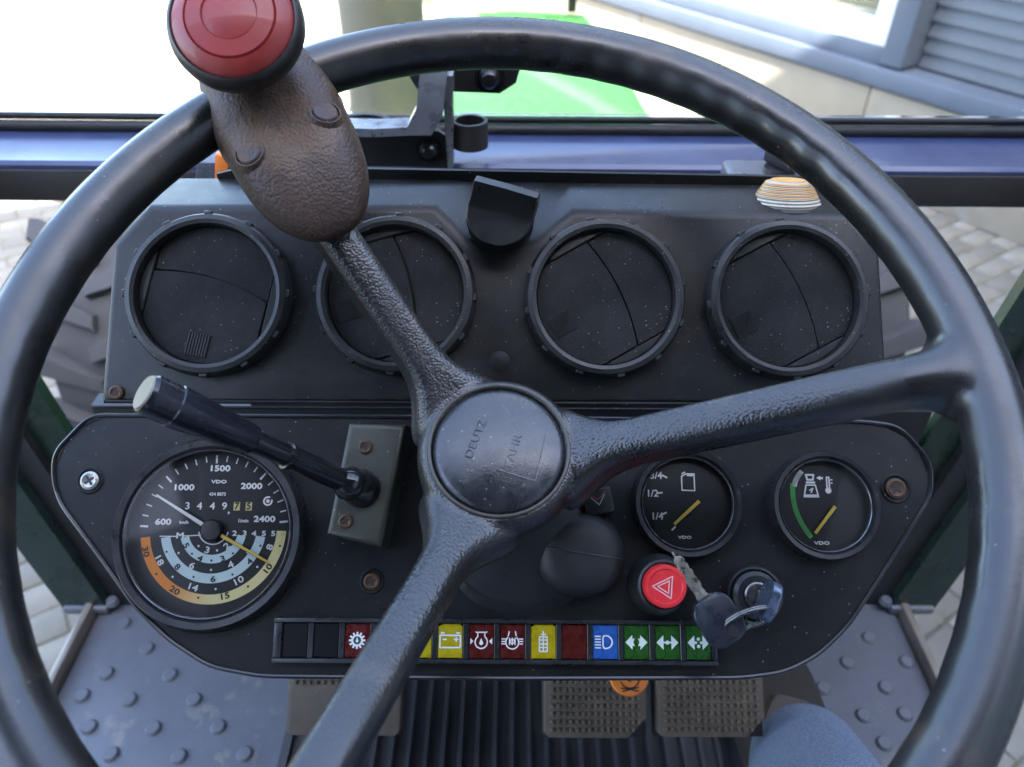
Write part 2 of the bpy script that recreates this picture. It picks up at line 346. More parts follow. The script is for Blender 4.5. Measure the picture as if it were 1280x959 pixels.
# pavers: running bond turned to the building front
pa = rad(33.8); pdx = Vector((math.cos(pa), math.sin(pa), 0)); pdy = Vector((-math.sin(pa), math.cos(pa), 0))
PL, PW_, PJ = 0.208, 0.103, 0.005
def paver_bm():
    b = MB(); b.prism(rrect(-PL / 2, -PW_ / 2, PL / 2, PW_ / 2, 0.004, 1), -0.02, 0.0, 0.004, 1); return b
pb = paver_bm(); bmesh.ops.recalc_face_normals(pb.bm, faces=pb.bm.faces); sharpen(pb.bm, rad(50)); pme = bpy.data.meshes.new('paver'); pb.bm.to_mesh(pme); pb.bm.free(); pme.materials.append(M_paver)
def proj(p):
    d = Vector(p) - CAM; z = d.dot(FW)
    return (640 + d.dot(RT) / z * FPX, 479.5 - d.dot(UP) / z * FPX, z) if z > 0.1 else (-9999, -9999, 1)
SEE = [(1080, 225, 1290, 560), (1120, 560, 1240, 880), (-10, 225, 150, 560), (15, 560, 140, 880)]
cand = []
for i in range(-45, 46):
    for j in range(-75, 110):
        c = pdx * ((i + (0.5 if j % 2 else 0)) * (PL + PJ)) + pdy * (j * (PW_ + PJ))
        if not (-4.6 < c.x < 5.2 and -1.0 < c.y < 8.5): continue
        u, v, z = proj(c); vis = any(a <= u <= c2 and b <= v <= d for a, b, c2, d in SEE)
        cand.append((0 if vis else 1, z, c))
cand.sort(key=lambda t: (t[0], t[1]))
near = [t for t in cand if t[0] == 0][:300]; rest = cand[len(near):]
for _, z, c in near:
    o = link('paver', pme, PAV); o.location = c + Vector((0, 0, random.uniform(-0.003, 0.003))); o.rotation_euler = (random.uniform(-.012, .012), random.uniform(-.012, .012), pa + random.uniform(-.012, .012))
pv = []; pf = []; tv = [v.co.copy() for v in pme.vertices]; tf = [tuple(p.vertices) for p in pme.polygons]
for _, z, c in rest:
    n = len(pv); Mx = Matrix.Translation(c + Vector((0, 0, random.uniform(-0.003, 0.003)))) @ Matrix.Rotation(pa + random.uniform(-.01, .01), 4, 'Z')
    pv += [tuple(Mx @ v) for v in tv]; pf += [tuple(n + k for k in f) for f in tf]
rm = bpy.data.meshes.new('pavers'); rm.from_pydata(pv, [], pf); rm.materials.append(M_paver); link('pavers', rm, PAV, kind='stuff')

# showroom building along the right
WDIR = Vector((-0.556, 0.831, 0)); WN = Vector((-0.831, -0.556, 0)); W0 = Vector((1.19, 5.5, 0))
BF = Frame(W0, -WDIR, (0, 0, 1), WN)           # local x runs towards the tractor's right, y up, z out of the wall
bld = thing('showroom_building', 'pale showroom with concrete plinth, white framed display window and grey slat cladding', 'building', BF.M())
def bpt(u, v): return BF.loc(u, v)
xw = bpt(1100, 80).x                          # right end of the display window
b = MB(); b.box((-1.0, 2.75, -0.30), (16, 4.5, 0.16)); b.build('wall', M_hall, bld)
b = MB()
pz = 0.50
for k in range(8): b = MB(); x0 = -7.6 + k * 1.9 + (bpt(1084, 135).x + 7.6) % 1.9 - 1.9; b.box((x0 + 0.95, pz / 2, -0.10), (1.892, pz, 0.24), 0.006); b.build('plinth_panel', M_plinth, bld)
b = MB(); b.box((-1, pz + 0.06, -0.09), (16, 0.10, 0.26), 0.01); b.build('plinth_trim', M_trim, bld)
WX0, WX1, WY0, WY1 = xw - 4.6, xw, 0.70, 2.5
for (x0, x1, y0, y1) in ((WX0, WX1, WY0, WY0 + 0.12), (WX0, WX1, WY1 - 0.12, WY1), (WX0, WX0 + 0.11, WY0 + 0.12, WY1 - 0.12), (WX1 - 0.11, WX1, WY0 + 0.12, WY1 - 0.12)):
    b = MB(); b.box(((x0 + x1) / 2, (y0 + y1) / 2, -0.06), (x1 - x0, y1 - y0, 0.10), 0.006); b.build('window_frame', M_wframe, bld)
b = MB(); b.box(((WX0 + WX1) / 2, (WY0 + WY1) / 2, -0.09), (WX1 - WX0 - 0.22, WY1 - WY0 - 0.24, 0.01)); b.build('window_pane', M_pane, bld)
b = MB(); b.box(((WX0 + WX1) / 2, 1.6, -0.205), (4.5, 1.7, 0.01)); b.build('window_reflection', M_refl_yellow, bld)  # yellow panel standing in for the reflection in the glass
b = MB(); b.prism([(xw - 1.05, 0.83), (xw - 0.13, 0.83), (xw - 0.13, 1.35)], -0.195, -0.15); b.build('window_reflection_green', M_refl_green, bld)  # green wedge painting the darker part of that reflection
b = MB(); b.box((WX1 + 0.07, 2.5, -0.08), (0.13, 3.75, 0.20), 0.006); b.build('window_post', M_trim, bld)
b = MB(); b.box(((WX0 + WX1) / 2, WY0 - 0.045, -0.07), (4.6, 0.085, 0.14), 0.006); b.build('window_sill', M_trim, bld)
b = MB(); b.box(((WX0 + WX1) / 2 - 0.5, WY1 + 1.0, -0.12), (5.6, 1.98, 0.15), 0.006); b.build('fascia', M_siding, bld)
sl = MB(); sl.prism([(0, -0.033), (0.028, -0.037), (0.008, 0.037), (0, 0.037)], -2.3, 2.3, M=Matrix(((0, 0, 1, 0), (0, 1, 0, 0), (1, 0, 0, 0), (0, 0, 0, 1))))
s0 = sl.build('slat', M_siding, bld); s0.location = (WX1 + 0.14 + 2.3, 0.66, -0.15)
for k in range(1, 50):
    s1 = s0.copy(); COL.objects.link(s1); s1.location = (WX1 + 0.14 + 2.3, 0.66 + 0.076 * k, -0.15)
# unseen hall added behind the tractor to cast the shade it stands in
HD = Vector((0.94, 0.33, 0)).normalized(); HN = Vector((-0.33, 0.94, 0)).normalized()
HH = 6.9; back = HH / math.tan(SUN_EL); hp = Vector((-2.5, 3.87, 0)) - HN * back
hall = thing('shade_hall', 'tall plain grey unseen hall added behind the tractor to cast its shade', 'building', Frame(hp, -HD, (0, 0, 1), HN).M())
b = MB(); b.box((0, HH / 2, -2.0), (26, HH, 4.0)); b.build('wall', M_hall, hall)

# ================================================================== TRACTOR: floor and cab
flr = MB()
fl = lambda u, v, z=FLOOR_Z: CAM + ray(u, v) * ((z - CAM.z) / ray(u, v).z)
FLX0, FLX1 = fl(96, 820).x, fl(1140, 810).x
flr.box(((FLX0 + FLX1) / 2, 0.0, FLOOR_Z - 0.015), (FLX1 - FLX0, 1.24, 0.03), 0.004)
floor = flr.build('cab_floor', M_floor, kind='structure')
STUDS = [(155, 780), (184, 811), (133, 842), (213, 844), (162, 875), (243, 875), (112, 909), (192, 911), (273, 909), (139, 943), (224, 946), (306, 943), (103, 870), (87, 935), (255, 980), (170, 980),
         (1086, 798), (1059, 829), (1029, 861), (1107, 860), (1079, 895), (1002, 893), (1131, 893), (1050, 930), (1105, 930), (1133, 828)]
sb = MB(); sb.lathe([(0, 0.0038), (0.0062, 0.0036), (0.0078, 0.002), (0.0086, 0.0)], 20); st = None
for (u, v) in STUDS:
    p = fl(u, v)
    if st is None: st = sb.build('stud', M_floor, floor); o = st
    else: o = st.copy(); COL.objects.link(o)
    o.location = (p.x, p.y, FLOOR_Z)
for s, x in ((-1, FLX0), (1, FLX1)):
    b = MB(); b.box((x + s * 0.006, 0.0, FLOOR_Z + 0.002), (0.009, 1.24, 0.03), 0.003); b.build('edge_strip', mat('edge_metal', (0.20, 0.17, 0.14), 0.4, metal=0.4, var=0.6, varscale=15), floor)
# ribbed mat in the middle
mx0, mx1 = fl(352, 940).x, fl(905, 940).x
mt = MB(); n = 26; pit = (mx1 - mx0) / n; prof = []
for k in range(n):
    x = mx0 + k * pit; prof += [(x, 0.004), (x + pit * 0.36, 0.0045), (x + pit * 0.42, 0.0125), (x + pit * 0.62, 0.0125), (x + pit * 0.68, 0.0045)]
prof += [(mx1, 0.004), (mx1, 0.0), (mx0, 0.0)]
mt.prism([(p[0], p[1] + FLOOR_Z) for p in prof], -0.60, 0.5, M=Matrix(((1, 0, 0, 0), (0, 0, 1, 0), (0, 1, 0, 0), (0, 0, 0, 1))))
tag(mt.build('ribbed_mat', M_mat, ang=25), 'black rubber mat with lengthwise ribs on the floor under the pedals', 'floor mat')
# bulkhead under the dash and cab posts
b = MB(); b.box((0, 0.60, 1.19), (FLX1 - FLX0 - 0.1, 0.02, 0.28)); b.build('bulkhead', M_blk, kind='structure')
PWID = 0.052
for s, (u, v) in ((-1, (118, 752)), (1, (1130, 752))):
    base = fl(u, v); top = base + Vector((s * 0.13, 0.06, 0.62)); end = top + Vector((s * 0.06, -0.02, 0.30))
    t = thing('cab_post', 'dark green cab corner post beside the ' + ('tachometer' if s < 0 else 'temperature gauge') + ' end of the panel', 'post', Matrix.Translation(base), 'cab corner posts')
    r0 = [Vector((-0.026, -0.016, 0)), Vector((0.026, -0.016, 0)), Vector((0.026, 0.016, 0)), Vector((-0.026, 0.016, 0))]
    b = MB(); b.sweep([[q + w for q in r0] for w in (Vector((0, 0, 0)), top - base, end - base)]); b.build('post', M_post, t, 25)
    inn = -s * 0.040
    b = MB(); b.sweep([[q * 0.55 + w + Vector((inn, 0.004, 0)) for q in r0] for w in (Vector((0, 0, 0.0)), top - base)]); b.build('door_seal', M_rub, t, 25)
    b = MB(); b.sweep([[Vector((q.x * 0.9, q.y * 0.4, 0)) + w + Vector((inn * 1.7, 0.012, 0)) for q in r0] for w in (Vector((0, 0, 0.0)), top - base)]); b.build('inner_flange', mat('green_flange', (0.006, 0.016, 0.010), 0.3, dust=0.8, var=0.3), t, 25)
    b = MB(); b.box((0, 0, 0.007), (0.052, 0.040, 0.012), 0.004); b.lathe([(0, 0.018), (0.006, 0.018), (0.008, 0.012)], 8, M=Matrix.Translation((-s * 0.03, -0.01, 0))); b.build('foot_bracket', M_floor, t)
# unseen cab roof and rear wall added to darken the panel, front left open
cr = thing('cab_roof_blocker', 'unseen dark cab roof and rear wall shaped to block light, front half left open', 'cab roof', Matrix.Translation((0, 0, 0)))
M_lin = mat('roof_lining', (0.035, 0.035, 0.035), 0.85, bump=(80, 0.3), var=0.2)
b = MB(); b.box((0, -0.52, 2.50), (1.46, 1.14, 0.06), 0.01); b.build('roof_panel', M_lin, cr)
b = MB(); b.box((0, -1.09, 1.78), (1.40, 0.05, 1.38), 0.01); b.build('rear_blocker', M_lin, cr)

# windscreen rail
RY = 0.66; rz = 1.83 - 0.277
rail = thing('windscreen_rail', 'dark metal rail tinted with a bluish sky sheen along the foot of the windscreen', 'window rail', Matrix.Translation((0, RY, rz)))
b = MB(); b.prism([(0, 0), (0.0, -0.034), (0.004, -0.036), (0.076, -0.036), (0.077, 0.004), (0.070, 0.001), (0.004, 0.003)], -0.78, 0.78, M=Matrix(((0, 0, 1, 0), (1, 0, 0, 0), (0, 1, 0, 0), (0, 0, 0, 1))))
b.build('rail', M_sill, rail, 30)
b = MB(); b.box((0, -0.0025, -0.017), (1.5, 0.004, 0.028), 0.001); b.build('face_strip', mat('rail_face', (0.016, 0.013, 0.012), 0.5, var=0.5, varscale=12, bump=(150, 0.3)), rail)
b = MB(); b.tube([(-0.78, 0.078, 0.008), (0, 0.078, 0.007), (0.78, 0.078, 0.008)], 0.0055, 10); b.tube([(-0.78, 0.082, 0.0165), (0, 0.082, 0.0150), (0.78, 0.082, 0.0165)], 0.0035, 10); b.build('rubber_seal', M_rub, rail)
b = MB(); b.box((0, 0.07, 0.45), (1.5, 0.005, 0.85)); b.build('windscreen_glass', glass_mat('windscreen', (0.97, 0.985, 0.975), 0.0, 1.12), rail)

# ================================================================== ENGINE HOOD, EXHAUST, TYRES
hz = 1.83 - 0.65
hood = thing('engine_hood', 'bright green engine hood in front of the windscreen', 'hood', Matrix.Translation((0, 0, hz)))
b = MB(); rings = []
for y, w, dz in ((1.0, 0.372, 0.0), (1.9, 0.352, 0.0), (2.6, 0.312, -0.005), (2.95, 0.280, -0.015), (3.03, 0.266, -0.04)):
    cr_ = 0.05; pts = []
    for k in range(7): a = PI / 2 * k / 6; pts.append((w - cr_ + cr_ * math.sin(a), dz - cr_ + cr_ * math.cos(a)))
    prof = [(-p[0], p[1]) for p in pts[::-1]] + [(0, dz + 0.008)] + pts
    rings.append([(p[0], y, p[1]) for p in prof] + [(w, y, -0.45), (-w, y, -0.45)])
b.sweep(rings); b.build('hood_panel', M_hood, hood, 40)
b = MB(); b.box((0, 3.09, -0.24), (0.48, 0.10, 0.36), 0.03); b.build('front_grille', mat('grille_pale', (0.55, 0.55, 0.52), 0.5), hood)
b = MB(); b.box((0.20, 2.92, 0.03), (0.03, 0.03, 0.06), 0.005); b.build('hood_bracket', M_blk, hood)
ep = at(488, 138, 1.84)
ex = thing('exhaust_muffler', 'tall grey metal exhaust muffler standing beside the green hood', 'exhaust', Matrix.Translation((ep.x, ep.y, hz)))
b = MB(); b.lathe([(0.0, -0.1), (0.10, -0.1), (0.10, 0.0), (0.096, 0.03), (0.093, 0.05), (0.093, 0.9), (0.09, 0.93), (0.04, 0.96), (0.035, 1.6), (0.0, 1.6)], 40); b.build('muffler', M_exh, ex, 30)
b = MB(); b.lathe([(0.103, -0.06), (0.112, -0.06), (0.112, 0.012), (0.103, 0.012)], 40); b.build('base_collar', M_hood, ex)

def tyre(s):
    t = thing('front_tyre', 'dusty grey front tractor tyre with bar lugs outside the ' + ('tachometer' if s < 0 else 'temperature gauge') + ' side', 'tyre', Matrix.Translation((-1.06 if s < 0 else 0.87, 2.02, 0.50)) @ Matrix.Scale(0.90, 4), 'front tyres')
    my = Matrix.Rotation(PI / 2, 4, 'Y')
    b = MB(); b.lathe([(0.27, -0.15), (0.36, -0.185), (0.46, -0.18), (0.505, -0.15), (0.52, 0), (0.505, 0.15), (0.46, 0.18), (0.36, 0.185), (0.27, 0.15)], 64, M=my); b.build('carcass', M_tyre, t)
    b = MB(); b.lathe([(0.27, -0.14), (0.25, -0.10), (0.10, 0.05), (0, 0.05)], 40, M=my); b.lathe([(0.27, 0.14), (0.25, 0.10), (0.10, -0.05), (0, -0.05)], 40, M=my); b.build('rim', mat('rim_cream', (0.5, 0.45, 0.38), 0.5), t)
    lug = None
    for k in range(18):
        for sd_ in (-1, 1):
            if lug is None:
                b = MB(); b.prism([(-0.01, -0.022), (0.165, 0.05), (0.19, 0.05), (0.19, 0.115), (0.16, 0.115), (-0.01, 0.024)], -0.02, 0.042, 0.006, 2); lug = b.build('lug', M_tyre, t); o = lug
            else: o = lug.copy(); COL.objects.link(o)
            ang = 2 * PI * (k + (0.5 if sd_ > 0 else 0)) / 18
            # local x -> across, y -> along circumference, z -> outwards
            rx = Matrix.Rotation(ang, 4, 'X'); base = Matrix.Translation((0, 0, 0.505))
            mir = Matrix.Diagonal((sd_, 1, 1, 1)); o.matrix_local = rx @ base @ mir
    return t
for s in (-1, 1): tyre(s)

# ================================================================== DASHBOARD
PF = facing(at(640, 640, 0.430), 50)        # instrument panel face
VF = facing(at(640, 500, 0.447), 42)        # upper dash face
def pl(u, v, z=0.0): return PF.loc(u, v, z)
# instrument panel
panel = thing('instrument_panel', 'black plastic instrument panel with cut corners behind the steering wheel', 'dashboard', PF.M())
OUT = [(67, 600), (68, 566), (113, 519), (530, 521), (1078, 527), (1124, 533), (1163, 577), (1164, 618), (1092, 733), (1060, 782), (1022, 819), (980, 840), (927, 847), (640, 848), (326, 845), (262, 833), (210, 799), (169, 758), (124, 694), (76, 630)]
op = [tuple(pl(u, v)[:2]) for u, v in OUT][::-1]
op = round_poly(op, 0.008, 4)
b = MB(); b.prism(op, -0.030, 0.0, 0.0045, 4); b.build('panel_face', M_panel, panel, 50)
# thin bead around the panel, standing in for the highlight on its rounded edge
b = MB(); b.tube([(x, y, 0.0001) for x, y in op], 0.0013, 8, closed=True); b.build('edge_highlight', mat('edge_highlight', (0.014, 0.0145, 0.015), 0.25), panel)
for (u, v, m_, r) in ((113, 601, M_screw, 0.0052), (1119, 611, M_rust, 0.0058), (465, 727, M_rust, 0.0046)):
    p = pl(u, v); screw(panel, (p.x, p.y, 0.0004), r, m_, rot=random.random())
    # dished washer
    b = MB(); b.lathe([(r * 1.05, 0.0002), (r * 1.3, 0.0009), (r * 1.5, 0.0001)], 24); b.build('washer', M_panel, panel, M=Matrix.Translation((p.x, p.y, 0)))

# upper dash body: face, top chamfer with a dip for the heater knob
FRONT = [(126, 505), (126, 486), (141, 306), (187, 258), (545, 259), (584, 303), (668, 306), (716, 264), (1062, 268), (1101, 318), (1108, 440), (1110, 507)]
dash = thing('upper_dash', 'black upper dash carrying the row of round air vents', 'dashboard', VF.M())
fp = [VF.loc(u, v) for u, v in FRONT]
ytop = fp[3].y
b = MB(); bm = b.bm; YH = Vector((0, VF.Y.y, -VF.Z.y * -1)); hd = Vector((0, Vector((0, 1, 0)).dot(VF.Y), Vector((0, 1, 0)).dot(VF.Z)))   # horizontal forward in local axes
frv = [Vector((p.x, p.y, 0)) for p in fp]; bkv = []
for i, p in enumerate(frv):
    q = p.copy()
    if i in (5, 6): q.y = ytop - 0.001
    bkv.append(q + hd * 0.040)
A = [bm.verts.new(p) for p in frv]; B = [bm.verts.new(p) for p in bkv]
bm.faces.new(A[::-1]); bm.faces.new(B); nA = len(A)
for i in range(nA): j = (i + 1) % nA; bm.faces.new((A[i], A[j], B[j], B[i]))
bm.faces.ensure_lookup_table(); fe = list(bm.faces[0].edges); bmesh.ops.recalc_face_normals(bm, faces=bm.faces)
bmesh.ops.bevel(bm, geom=fe, offset=0.004, segments=4, affect='EDGES', profile=0.5, clamp_overlap=True)
b.build('dash_body', M_dash, dash, 50)
# lip plate behind the top
lp = [VF.loc(250, 236), VF.loc(1000, 243)]
b = MB(); c0 = Vector((0, ytop, 0)) + hd * 0.040; upv = Vector((0, VF.Y.z, VF.Z.z))
xl, xr = fp[3].x + 0.028, fp[8].x + 0.03
for (x0, x1) in ((xl, xr),):
    q = [Vector((x0, c0.y, c0.z)) - upv * 0.03, Vector((x1, c0.y, c0.z)) - upv * 0.03, Vector((x1, c0.y, c0.z)) + upv * 0.001, Vector((x1 - 0.02, c0.y, c0.z)) + upv * 0.0035, Vector((x0 + 0.02, c0.y, c0.z)) + upv * 0.008, Vector((x0, c0.y, c0.z)) + upv * 0.003]
    b.sweep([q, [v + hd * 0.003 for v in q]])
b.build('lip_plate', M_panel, dash)
# ridge strips where dash meets panel
for (v0, rr) in ((502, 0.0011), (509, 0.0009)):
    a_, c_ = VF.loc(132, v0), VF.loc(1106, v0 + 4); b = MB(); b.tube([(a_.x, a_.y, 0.0012), (c_.x, c_.y, 0.0012)], rr, 8); b.build('ridge', M_panel, dash)
p = VF.loc(146, 491); screw(dash, (p.x, p.y, 0.0005), 0.0042, M_rust)
p = VF.loc(625, 452); b = MB(); b.lathe([(0, 0.0016), (0.0045, 0.0012), (0.0062, 0.0002), (0.0064, -0.001)], 28); b.build('blanking_plug', M_panel, dash, M=Matrix.Translation((p.x, p.y, 0)))
p = VF.loc(625, 452)
# shelf between dash and panel: dark floor so no light leaks
b = MB(); b.box((0, 0.50, 1.40), (0.40, 0.10, 0.24)); b.build('dash_core', M_blk, dash, M=VF.M().inverted())

# ---- air vents
def vent(u, v, wpx, rot, label):
    c = VF.loc(u, v); dep = (VF.O + VF.X * c.x + VF.Y * c.y - CAM).dot(FW); R_ = wpx / 2 * dep / FPX * 0.965
    t = thing('air_vent', label, 'air vent', VF.M((c.x, c.y, 0)), 'round air vents')
    b = MB(); b.lathe([(R_ * 0.845, -0.004), (R_ * 0.845, 0.0085), (R_ * 0.855, 0.0098), (R_ * 0.90, 0.0105), (R_ * 0.955, 0.0098), (R_ * 0.975, 0.0085), (R_, 0.004), (R_ * 1.0, -0.001)], 72); ring = b.build('ring', M_vent, t, 30)
    r2 = random.uniform(0, 0.6)
    for k in range(12):
        a = r2 + 2 * PI * k / 12; b = MB(); b.box((R_ * 0.963, 0, 0.0060), (0.0042, 0.0046, 0.0062), 0.0005, 1, Matrix.Rotation(a, 4, 'Z')); b.build('knurl', M_vent, ring)
    b = MB(); b.lathe([(0, -0.0035), (R_ * 0.86, -0.0035)], 40); b.build('well', M_dial, t)
    ri = R_ * 0.832; xe = ri * 0.86; ye = math.sqrt(ri * ri - xe * xe); Mr = Matrix.Rotation(rot, 4, 'Z')
    seam = [(-xe + 2 * xe * k / 20, 0.10 * R_ + 0.10 * R_ * (1 - ((k - 10) / 10) ** 2) - 0.05 * R_ * (k - 10) / 10) for k in range(21)]
    a0 = math.atan2(ye, xe)
    upper = [(x, y + 0.0010) for x, y in seam] + [(ri * math.cos(a0 + (PI - 2 * a0) * k / 28), ri * math.sin(a0 + (PI - 2 * a0) * k / 28)) for k in range(29)]
    lower = [(x, y - 0.0002) for x, y in seam[::-1]] + [(ri * math.cos(PI + a0 + (PI - 2 * a0) * k / 28), ri * math.sin(PI + a0 + (PI - 2 * a0) * k / 28)) for k in range(29)]
    b = MB(); b.prism(upper, -0.001, 0.0030, 0.0004, 1, Mr); b.build('upper_flap', M_flap, t, 30)
    b = MB(); b.prism(lower, -0.001, 0.0045, 0.0005, 1, Mr); lf = b.build('lower_flap', M_flap, t, 30)
    for s in (-1, 1):
        g_ = 0.0006; a1 = math.acos(min(1, (xe + g_) / ri))
        seg = [(s * ri * math.cos(-a1 + 2 * a1 * k / 12), ri * math.sin(-a1 + 2 * a1 * k / 12)) for k in range(13)]
        if s < 0: seg = seg[::-1]
        b = MB(); b.prism(seg, 0.0005, 0.0046, 0.0006, 1, Mr); b.build('side_stop', M_vent, t, 30)
    px, py, q = 0.02 * R_, -0.62 * R_, 0.135 * R_
    b = MB()
    for k in range(8): b.box((px - q + 2 * q * (k + 0.5) / 8, py, 0.0049), (2 * q / 8 * 0.5, 2 * q, 0.0010), M=Mr)
    b.box((px, py, 0.0046), (2 * q, 2 * q, 0.0004), M=Mr); b.build('thumb_grip', mat('grip_black', (0.007, 0.007, 0.007), 0.5) if rot > -0.5 else M_vent, lf)
    return t
vent(264, 370, 212, rad(-12), 'round air vent with level flap seam above the lever knob, dash end by the tachometer')
vent(496, 370, 207, rad(-74), 'round air vent half hidden behind the steering wheel spoke')
vent(755, 374, 207, rad(-60), 'round air vent with steep flap seam just past the heater knob')
vent(980, 376, 208, rad(-62), 'round air vent with steep flap seam below the ribbed cream lamp')

# ---- heater knob
kp = at(625, 271, 0.436)
KF = Frame(kp, (1, 0, 0), (0, math.sin(rad(40)), math.cos(rad(40))), (0, -math.cos(rad(40)), math.sin(rad(40))))
t = thing('heater_knob', 'black turning knob with a wide grip fin in the dip of the dash', 'knob', KF.M() @ Matrix.Diagonal((0.95, 0.86, 0.95, 1)))
b = MB(); b.lathe([(0.0205, -0.006), (0.0205, -0.02), (0, -0.02)], 40); b.build('base', M_knob, t, 30)
b = MB(); rings = []; n = 22
for i in range(n + 1):
    y = 0.0172 - 0.0365 * i / n; w = max(0.002, math.sqrt(max(0, 0.0198 ** 2 - y * y)) if y < 0.004 else 0.0194 - 0.02 * max(0, y - 0.012)); h = 0.0215 - 0.9 * (y - 0.0115) if y > 0.0115 else 0.0215 - 0.0150 * min(1, ((0.0115 - y) / 0.012)) ** 0.8 - 0.004 * max(0, -y) / 0.0195
    rings.append([(-w, y, -0.012), (w, y, -0.012), (w, y, h * 0.88), (w * 0.965, y, h), (0, y, h + (0.0012 if y > 0.0115 else 0)), (-w * 0.965, y, h), (-w, y, h * 0.88)])
b.sweep(rings); b.build('grip_fin', M_knob, t, 28, M=Matrix.Rotation(rad(-17), 4, 'Z'))

# ---- ribbed cream lamp on the dash top, heater box, orange lamp on the far end
p = at(981, 258, 0.475)
t = thing('ribbed_lamp', 'small cream beehive lamp with amber rings on the dash end', 'lamp', Matrix.Translation(p) @ Matrix.Rotation(rad(-16), 4, 'X'))
n = 7; R0, R1 = 0.0205, 0.0125
prof = [(0, 0), (0.0205, 0), (0.0205, 0.003)]
for k in range(n):
    r0 = R0 + (R1 - R0) * k / n; z0 = 0.002 + 0.0125 * k / n; prof += [(r0, z0), (r0 + 0.0006, z0 + 0.0008), (r0 - 0.0004, z0 + 0.0017)]
prof += [(R1, 0.0150), (R1 * 0.9, 0.0155), (0, 0.0155)]
b = MB(); b.lathe(prof, 40); b.build('lens', M_cream, t, 60)
for k in range(2, 7):
    r0 = R0 + (R1 - R0) * k / n + 0.0002; z0 = 0.002 + 0.0125 * k / n + 0.0018; b = MB(); b.lathe([(r0 - 0.001, z0 - 0.0003), (r0 + 0.0001, z0 - 0.0003), (r0 - 0.0004, z0 + 0.0003), (r0 - 0.001, z0 + 0.0003)], 40); b.build('amber_ring', M_amber, t)
b = MB(); b.lathe([(0, 0.0156), (R1 * 0.85, 0.0156), (R1 * 0.8, 0.0163), (0, 0.0167)], 30); b.build('top', M_amber, t)
b = MB(); b.lathe([(0, -0.012), (0.0222, -0.012), (0.0222, -0.0004), (0.0206, 0.0012)], 36); b.build('base', M_rub, t)
p = at(957, 216, 0.56)
t = thing('switch_box', 'grey plastic switch box with a turning knob behind the ribbed lamp', 'switch', Matrix.Translation(p))
b = MB(); b.box((0.0, 0, -0.01), (0.056, 0.04, 0.025), 0.005, 3); b.build('box', mat('box_grey', (0.05, 0.055, 0.075), 0.35, dust=2.5, var=0.3), t)
b = MB(); b.lathe([(0, 0.006), (0.011, 0.006), (0.012, 0.002)], 24, M=Matrix.Translation((0.008, -0.004, 0.0))); b.box((0.008, -0.004, 0.012), (0.009, 0.028, 0.012), 0.003, 2, Matrix.Translation((0.008, -0.004, 0)) @ Matrix.Rotation(0.5, 4, 'Z') @ Matrix.Translation((-0.008, 0.004, 0))); b.build('knob', M_knob, t)
p = at(280, 210, 0.53)
t = thing('side_lamp_box', 'small blue grey box with an orange lamp behind the dash end', 'lamp', Matrix.Translation(p))
b = MB(); b.prism([(-0.018, -0.012), (0.022, -0.012), (0.022, 0.012), (-0.010, 0.012)], -0.02, 0.02, 0.002, 2, M=Matrix.Rotation(PI / 2, 4, 'X')); b.build('box', mat('box_grey', (0.05, 0.055, 0.075), 0.35), t)
b = MB(); b.box((0.004, -0.018, 0.008), (0.009, 0.006, 0.022), 0.002, 2, Matrix.Rotation(0.25, 4, 'Y')); b.build('orange_lamp', M_orange, t)

# ---- window latch on the rail
lt = thing('window_latch', 'black bent steel latch lever with domed bolts on the windscreen rail', 'latch', Matrix.Translation((0, RY, rz)))
def rel(u, v, y): 
    d = ray(u, v); t_ = (y) / d.y; p = CAM + d * t_; return p - Vector((0, RY, rz))
def strap(path, w_vec, th_vec):
    return [[p - w_vec - th_vec, p + w_vec - th_vec, p + w_vec + th_vec, p - w_vec + th_vec] for p in path]
y0 = RY - 0.015
pA = [rel(395, 158, y0), rel(470, 160, y0), rel(512, 158, y0), rel(530, 150, y0), rel(538, 136, y0), rel(543, 90, y0), rel(545, 60, y0 + 0.01)]
M_lat = mat('latch_steel', (0.20, 0.215, 0.25), 0.3, metal=0.7, var=0.4, varscale=60, bump=(300, 0.15))
b = MB(); rings = []
for i, p in enumerate(pA):
    tdir = (pA[min(i + 1, len(pA) - 1)] - pA[max(i - 1, 0)]).normalized(); nrm = Vector((-tdir.z, 0, tdir.x)); wv = Vector((0, 0.012, 0)); th = nrm * (0.0035 if i < 3 else 0.011)
    rings.append([p - wv - th, p + wv - th, p + wv + th, p - wv + th])
b.sweep(rings); bmesh.ops.bevel(b.bm, geom=[e for e in b.bm.edges if len(e.link_faces) == 2 and e.calc_face_angle(0) > 0.9], offset=0.002, segments=2, affect='EDGES'); b.build('lever', M_lat, lt, 40)
b = MB(); q = [rel(425, 166, y0 + 0.005), rel(425, 207, y0 + 0.005), rel(565, 210, y0 + 0.005), rel(560, 172, y0 + 0.005), rel(548, 164, y0 + 0.005)]; b.sweep([q, [v + Vector((0, 0.006, 0)) for v in q]]); b.build('mount_plate', M_blk, lt)
b = MB(); q = [rel(512, 96, y0 + 0.02), rel(522, 113, y0 + 0.02), rel(625, 117, y0 + 0.02), rel(645, 104, y0 + 0.02), rel(650, 86, y0 + 0.02), rel(512, 80, y0 + 0.02)]; b.sweep([q, [v + Vector((0, 0.008, 0)) for v in q]]); b.build('upper_plate', M_blk, lt)
b = MB(); q = [rel(553, 95, y0 - 0.002), rel(566, 95, y0 - 0.002), rel(566, 212, y0 - 0.002), rel(560, 212, y0 - 0.002), rel(556, 160, y0 - 0.002)]; b.sweep([q, [v + Vector((0, 0.02, 0)) for v in q]]); b.build('side_plate', M_lat, lt)
